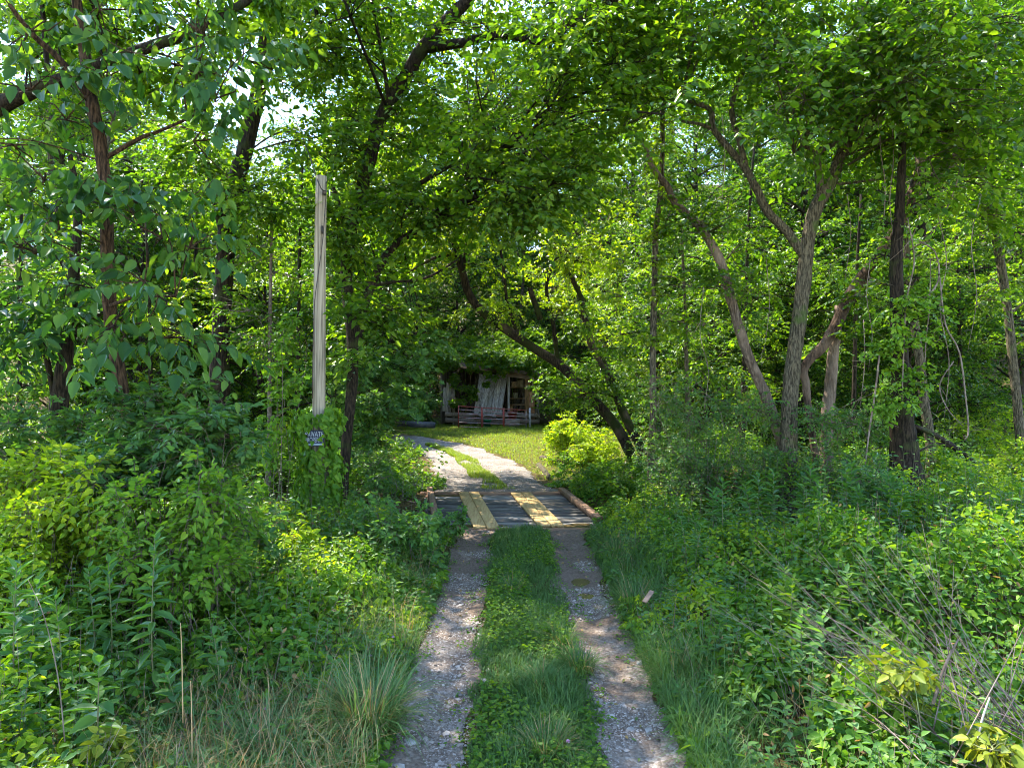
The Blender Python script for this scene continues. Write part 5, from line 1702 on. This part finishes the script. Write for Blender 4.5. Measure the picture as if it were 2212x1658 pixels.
tussock('dry-tipped tussock at the bottom of the centre strip', 1180, 1640, .3, 260, .4, GRASS, dry=.5)
tussock('half-dry tussock on the right bank close to the bridge', 1335, 1215, .5, 220, .4, GRASS, dry=.35)


# ------------------------------------------------------------------ tall weeds, dry canes, flowers
def weed(name, label, px, py, d, h, k=22, ll=.17, lw=.27, leaf='weed', stems=1, group=None, lean=.08, py_is_top=True):
    """stem(s) with lance-shaped leaves in a rising spiral; (px, py) is the tip"""
    tip = W(px, py, d)
    gz = float(terrain(tip[0], tip[1]))
    t = thing(name, label, 'weed', (tip[0], tip[1], gz), group)
    st, lf = MB(), Leaves('lance')
    for s_ in range(stems):
        o = np.array([rng.normal() * .16, rng.normal() * .16, 0]) * (s_ > 0)
        hs = (tip[2] - gz) * (1 - .22 * rng.random() * (s_ > 0))
        b = np.array([tip[0], tip[1], gz]) + o * .6
        e = b + np.array([o[0] * .6 + rng.normal() * lean * hs * .4, o[1] * .6, hs])
        mid = (b + e) / 2 + rng.normal(size=3) * .03
        st.tube([b, mid, e], [.008, .006, .002], 6, 4)
        ph = rng.random() * 6.28
        k2 = int(k * 1.5)
        for j in range(k2):
            tt = .22 + .78 * (j / (k2 - 1)) ** .85
            P = (b * (1 - tt) ** 2 + 2 * mid * tt * (1 - tt) + e * tt ** 2)[None]
            az = ph + j * 2.399 + rng.normal() * .25
            el = -.35 + 1.25 * tt ** 1.6 + rng.normal() * .12
            D = np.array([[math.cos(az) * math.cos(el), math.sin(az) * math.cos(el), math.sin(el)]])
            Nn = np.array([[-math.cos(az) * math.sin(el), -math.sin(az) * math.sin(el), math.cos(el)]]) + rng.normal(size=(1, 3)) * .2
            lf.add(P, D, Nn, ll * (1 - .5 * tt ** 3) * (.8 + .4 * rng.random()) * 1.35, lw * 1.15)
    st.build('stem', BK['stem'], t, True)
    cm = MB()
    lf.into(cm)
    cm.build('foliage', LM[leaf], t)


WG = 'tall lance-leaved weeds on the banks'
for a in (
    ('tallest lance-leaved weed standing in front of the vine mound at left', 338, 1155, 5.6, 1.5, 30, .17, .27, 'weed', 1),
    ('bushy lance-leaved weed just left of the tallest weed', 232, 1215, 5.8, 1.3, 26, .17, .25, 'weed', 2),
    ('lance-leaved weed at the very left edge with a pale tip', 45, 1230, 5.2, 1.3, 26, .17, .27, 'weed', 2),
    ('slender weed between the left edge and the bushy lance-leaved weed', 130, 1290, 5.3, 1.2, 22, .15, .27, 'weed', 1),
    ('short broad-leaved weed low at left below the tallest weed', 205, 1430, 4.6, .8, 16, .15, .4, 'weed', 1),
    ('young weed with blunt leaves in front of the pole vine patch', 500, 1205, 7.4, 1.0, 20, .17, .3, 'weed', 1),
    ('dark drooping-leaved weed beside the pole vine', 590, 1170, 8.2, 1.0, 20, .18, .3, 'dark', 2),
    ('low weed on the left bank at the upper edge of the dry grass', 465, 1370, 5.6, .7, 14, .14, .4, 'weed', 2),
    ('tall weed on the left bank near the left wheel track', 850, 1090, 10.2, 1.1, 20, .17, .3, 'weed', 2),
    ('tall dark weed on the right bank, leftmost of the dark clump', 1560, 1040, 9.6, 1.3, 26, .19, .25, 'weed', 3),
    ('dark weed in the right clump directly below the stout grey tree', 1660, 1020, 9.8, 1.3, 26, .2, .25, 'weed', 3),
    ('dark weed in the right clump below the pale snag', 1750, 1005, 9.6, 1.35, 26, .2, .25, 'weed', 3),
    ('dark weed in the right clump below the reddish leaning tree', 1835, 1000, 9.5, 1.4, 26, .2, .25, 'weed', 3),
    ('dark weed at the right end of the dark clump', 1920, 1025, 9.3, 1.3, 24, .19, .26, 'weed', 3),
    ('feathery upright weed by the right bank vine strand', 1500, 1110, 9.2, 1.1, 24, .13, .2, 'weed', 3),
    ('slim weed standing alone right of the bridge curb', 1395, 1020, 12.2, 1.3, 24, .14, .22, 'herb', 3),
    ('broad weed in the middle of the right bank', 1860, 1190, 6.9, .9, 20, .15, .35, 'weed', 3),
    ('leafy weed on the right bank left of the dry canes', 1700, 1230, 6.8, .8, 18, .13, .4, 'herb', 3),
    ('low dark weed in the hollow of the right bank', 1770, 1330, 5.9, .7, 18, .13, .4, 'weed', 3),
    ('feathery weed on the right bank beside the pale tall tussock', 1560, 1340, 6.6, .8, 24, .09, .25, 'herb', 3)):
    weed('tall_weed', a[0], *a[1:], group=WG)
for lb, pts in (('yellow-leaved seedling among the dry canes on the right', bx(1900, 2010, 1420, 1500, 4.5, 4.9, 6, .11)), ('pale yellow leafy plant in the bottom right corner', bx(2100, 2200, 1590, 1660, 4.1, 4.4, 7, .12)), ('pale yellow leafy plant at the bottom left beneath the weeds', bx(190, 260, 1590, 1650, 4.3, 4.6, 5, .1))):
    shrub('yellow_plant', lb, 'plant', pts, 'yellow', .085, .72, 'ovate', 7, 4, stem='stem', clear=False, flat=.6)

DRYM = BK['drystem']
CG = 'dry canes leaning across the right bank'
cr_ = np.random.default_rng(9)
for q in range(64):
    bxp, byp = 2010 + 330 * cr_.random(), 1560 + 150 * cr_.random()
    d0 = 4.2 + .9 * cr_.random()
    ang = R(122 + 34 * cr_.random()) if q % 5 else R(60 + 50 * cr_.random())
    ln = 230 + 420 * cr_.random()
    ex, ey = bxp + ln * math.cos(ang), byp - ln * math.sin(ang)
    A_, E_ = W(bxp, byp, d0), W(ex, ey, d0 + .3 + .7 * cr_.random())
    A_[2] = max(A_[2], float(terrain(A_[0], A_[1])))
    t = thing('dry_cane', 'thin dry cane leaning up and left out of the bottom right tangle' if q % 5 else 'thin dry cane standing nearly upright in the brown tangle at the bottom right', 'cane', A_, CG if q % 5 else 'upright dry canes on the right bank')
    m = MB()
    mid = (A_ + E_) / 2 + cr_.normal(size=3) * .03
    m.tube([A_, mid, E_], [.004 + .003 * cr_.random() ** 2, .003, .0012], 5, 4, .1)
    m.build('stem', DRYM, t, True)
    for _ in range(3):
        P0 = A_ + (E_ - A_) * (.45 + .5 * cr_.random())
        m = MB()
        m.sticks([P0], [P0 + (E_ - A_) * .18 * (.6 + cr_.random()) + cr_.normal(size=3) * .09], .0016, .0007)
        m.build('side_twig', DRYM, t)
for lb, pts, w_ in (
    ('bare brown stalk standing at left below the slender weed', [(140, 1600, 4.3), (125, 1460, 4.4), (95, 1330, 4.5), (60, 1250, 4.6)], .004),
    ('tall pale straw stalk upright in the dry grass', [(395, 1560, 4.8), (393, 1420, 4.8), (390, 1345, 4.8)], .0045),
    ('short straw stalk in the dry grass nearer the bottom edge', [(415, 1640, 4.6), (414, 1540, 4.6), (412, 1470, 4.6)], .0045),
    ('white bleached stick crossing the dry canes at bottom right', [(2105, 1645, 4.3), (2120, 1560, 4.35), (2138, 1505, 4.4)], .009),
    ('grey cane stub slanting in the tangle at right, thicker than the rest', [(2015, 1520, 4.6), (2040, 1440, 4.7), (2070, 1380, 4.8)], .012)):
    P = [W(*p) for p in pts]
    t = thing('dry_stalk', lb, 'stalk', P[0])
    m = MB()
    m.tube(P, [w_, w_ * .8, w_ * .5] if len(P) == 3 else [w_, w_ * .9, w_ * .7, w_ * .4], 6, 4, .1)
    m.build('stem', plain('bleached_stick', (.34, .3, .25), .8) if 'bleached' in lb else BK['palevine'] if 'straw' not in lb else plain('straw_stem', (.38, .25, .12), .8), t, True)
m = MB()
A_, B_ = W(1392, 1300, 7.3), W(1416, 1265, 7.4)
m.beam(A_, A_ * .3 + B_ * .7, .06, .025, bev=.006)
tag(m.build('wood_scrap', plain('bare_wood', (.26, .16, .11), .8, col2=(.16, .1, .07))), 'pale broken scrap of wood stuck in the right bank grass', 'wood scrap')
PINK = islandmat('clover_pink', [(.42, .22, .36), (.5, .3, .42)])
for px, py, lb in ((800, 1920 / 1.356 - 0, 'pink clover head in the dry grass near the large tussock'), (663, 1505, 'pink clover head in the middle of the dry patch'), (573, 1530, 'pink clover head at the left of the dry patch'), (849, 1375, 'pink clover head above the dry patch by the bank'), (1664, 1600, 'pink clover head low in the middle strip')):
    if px == 1664:
        px = 1227
    d = F * H / (py - HY) * .93
    c = W(px, py, d)
    t = thing('clover_flower', lb, 'flower', (c[0], c[1], float(terrain(c[0], c[1]))), 'pink clover heads')
    m = MB()
    m.tube([(c[0], c[1], float(terrain(c[0], c[1]))), c], .002, 5, 1)
    m.build('stem', BK['stem'], t)
    lf, cm = Leaves('kite'), MB()
    dr_ = rdir(50)
    dr_[:, 2] = np.abs(dr_[:, 2]) * 1.2 - .2
    lf.add(np.tile(c, (50, 1)), dr_, rdir(50), .017, .3)
    lf.into(cm)
    cm.build('flower_head', PINK, t)

# small plants creeping over the gravel, dead leaves and stems caught in the banks
lf, cm = Leaves('hex'), MB()
c0 = 260
yc = 3.8 + 8.3 * rng.random(c0)
xc = np.where(rng.random(c0) < .5, np.where(rng.random(c0) < .5, -.98, -.36), np.where(rng.random(c0) < .5, .68, 1.32)) + rng.normal(size=c0) * .09
i_ = rng.integers(0, c0, 3200)
x, y = xc[i_] + rng.normal(size=3200) * .05, yc[i_] + rng.normal(size=3200) * .06
a = rng.random(3200) * 6.28
lf.add(on(x, y, .02) + np.stack([0 * x, 0 * x, .05 * rng.random(3200)], -1), np.stack([np.cos(a), np.sin(a), .1 + 0 * a], -1), nrm(np.array([0, 0, 1.0]) + rng.normal(size=(3200, 3)) * .4), .032 * (.5 + rng.random(3200)), .6)
lf.into(cm)
tag(cm.build('creeping_clover_leaves', LM['herb']), kind='stuff')
lf, cm, st = Leaves('ovate'), MB(), MB()
n = 4200
y = 3.5 + 10 * rng.random(n) ** 1.2
x = np.where(rng.random(n) < .5, -1.05 - 6 * rng.random(n), 1.4 + 6 * rng.random(n))
ok = inview(x, y) & ~onroad(x, y)
x, y = x[ok], y[ok]
n = len(x)
hb = hfun(x, y)
P = on(x, y) + np.stack([0 * x, 0 * x, hb * (.5 + .6 * rng.random(n))], -1)
lf.add(P, rdir(n), rdir(n), .05 * (.5 + rng.random(n)), .5)
k = n // 3
B0 = on(x[:k], y[:k])
T0 = B0 + np.stack([rng.normal(size=k) * .18, rng.normal(size=k) * .18, hb[:k] * 1.15 + .25 * rng.random(k)], -1)
st.sticks(B0, T0, .0035, .0015)
lf.into(cm)
tag(cm.build('dead_leaves', islandmat('dead_leaf', [(.10, .055, .025), (.2, .12, .05), (.3, .2, .09), (.2, .2, .04)], trans=.25)), kind='stuff')
tag(st.build('dead_undergrowth', DRYM), kind='stuff')

# ------------------------------------------------------------------ fallen leaves on the tracks
lf, cm = Leaves('ovate'), MB()
n = 900
y = 3.8 + 26 * rng.random(n)
x = np.where(y < 12.4, np.where(rng.random(n) < .5, -.65, .98) + rng.normal(size=n) * .2, gx(y, EL) + (gx(y, ER) - gx(y, EL)) * rng.random(n))
ok = ~((y > 12.2) & (y < 16))
x, y = x[ok], y[ok]
a = rng.random(len(x)) * 6.28
lf.add(on(x, y, .03), np.stack([np.cos(a), np.sin(a), 0 * a], -1), nrm(np.array([0, 0, 1.0]) + rng.normal(size=(len(x), 3)) * .25), .04 * (.6 + .7 * rng.random(len(x))), .55)
lf.into(cm)
tag(cm.build('fallen_leaves', islandmat('fallen_leaf', [(.05, .1, .02), (.09, .14, .03), (.18, .11, .04), (.28, .17, .06)])), kind='stuff')

# ------------------------------------------------------------------ sky, sun, camera
SUN_EL, SUN_AZ = 56.0, -48.0          # ahead of the camera and a little to the left
wd_ = bpy.data.worlds.new('World')
SC.world = wd_
wd_.use_nodes = True
nt = wd_.node_tree
nt.nodes.clear()
wo = nt.nodes.new('ShaderNodeOutputWorld')
bg = nt.nodes.new('ShaderNodeBackground')
sky = nt.nodes.new('ShaderNodeTexSky')
sky.sky_type = 'NISHITA'
sky.sun_disc = False
sky.sun_elevation = R(SUN_EL)
sky.sun_rotation = R(SUN_AZ)
sky.air_density = 1.0
sky.dust_density = 0.1
sky.ozone_density = 2.5
bg.inputs[1].default_value = 0.15
nt.links.new(sky.outputs[0], bg.inputs[0])
nt.links.new(bg.outputs[0], wo.inputs[0])
su = bpy.data.lights.new('sun', 'SUN')
su.energy = 3.1
su.angle = R(0.55)
su.color = (1.0, 0.95, 0.85)
so = bpy.data.objects.new('sun', su)
COL.objects.link(so)
e, a = R(SUN_EL), R(SUN_AZ)
from mathutils import Vector
sd = Vector((math.sin(a) * math.cos(e), math.cos(a) * math.cos(e), math.sin(e)))
so.rotation_euler = sd.to_track_quat('Z', 'Y').to_euler()

cam = bpy.data.cameras.new('camera')
cam.sensor_width = 36
cam.lens = 36 * F / 2212
cam.shift_y = -(829.0 - HY) / 2212
cam.clip_end = 2000
co_ = bpy.data.objects.new('camera', cam)
COL.objects.link(co_)
co_.location = (0, 0, H)
co_.rotation_euler = (R(90), 0, 0)
SC.camera = co_

SC.view_settings.view_transform = 'Standard'
SC.view_settings.look = 'None'
SC.view_settings.gamma = 1
SC.view_settings.exposure = 2.9
SC.view_settings.use_white_balance = True
SC.view_settings.white_balance_temperature = 7000
SC.cycles.max_bounces = 7
SC.cycles.diffuse_bounces = 4
SC.cycles.glossy_bounces = 2
SC.cycles.transmission_bounces = 4
SC.cycles.caustics_reflective = False
SC.cycles.caustics_refractive = False
SC.cycles.sample_clamp_indirect = 4
SC.cycles.use_adaptive_sampling = True
SC.cycles.adaptive_threshold = 0.02
SC.cycles.use_denoising = True
SC.cycles.filter_width = 1.0
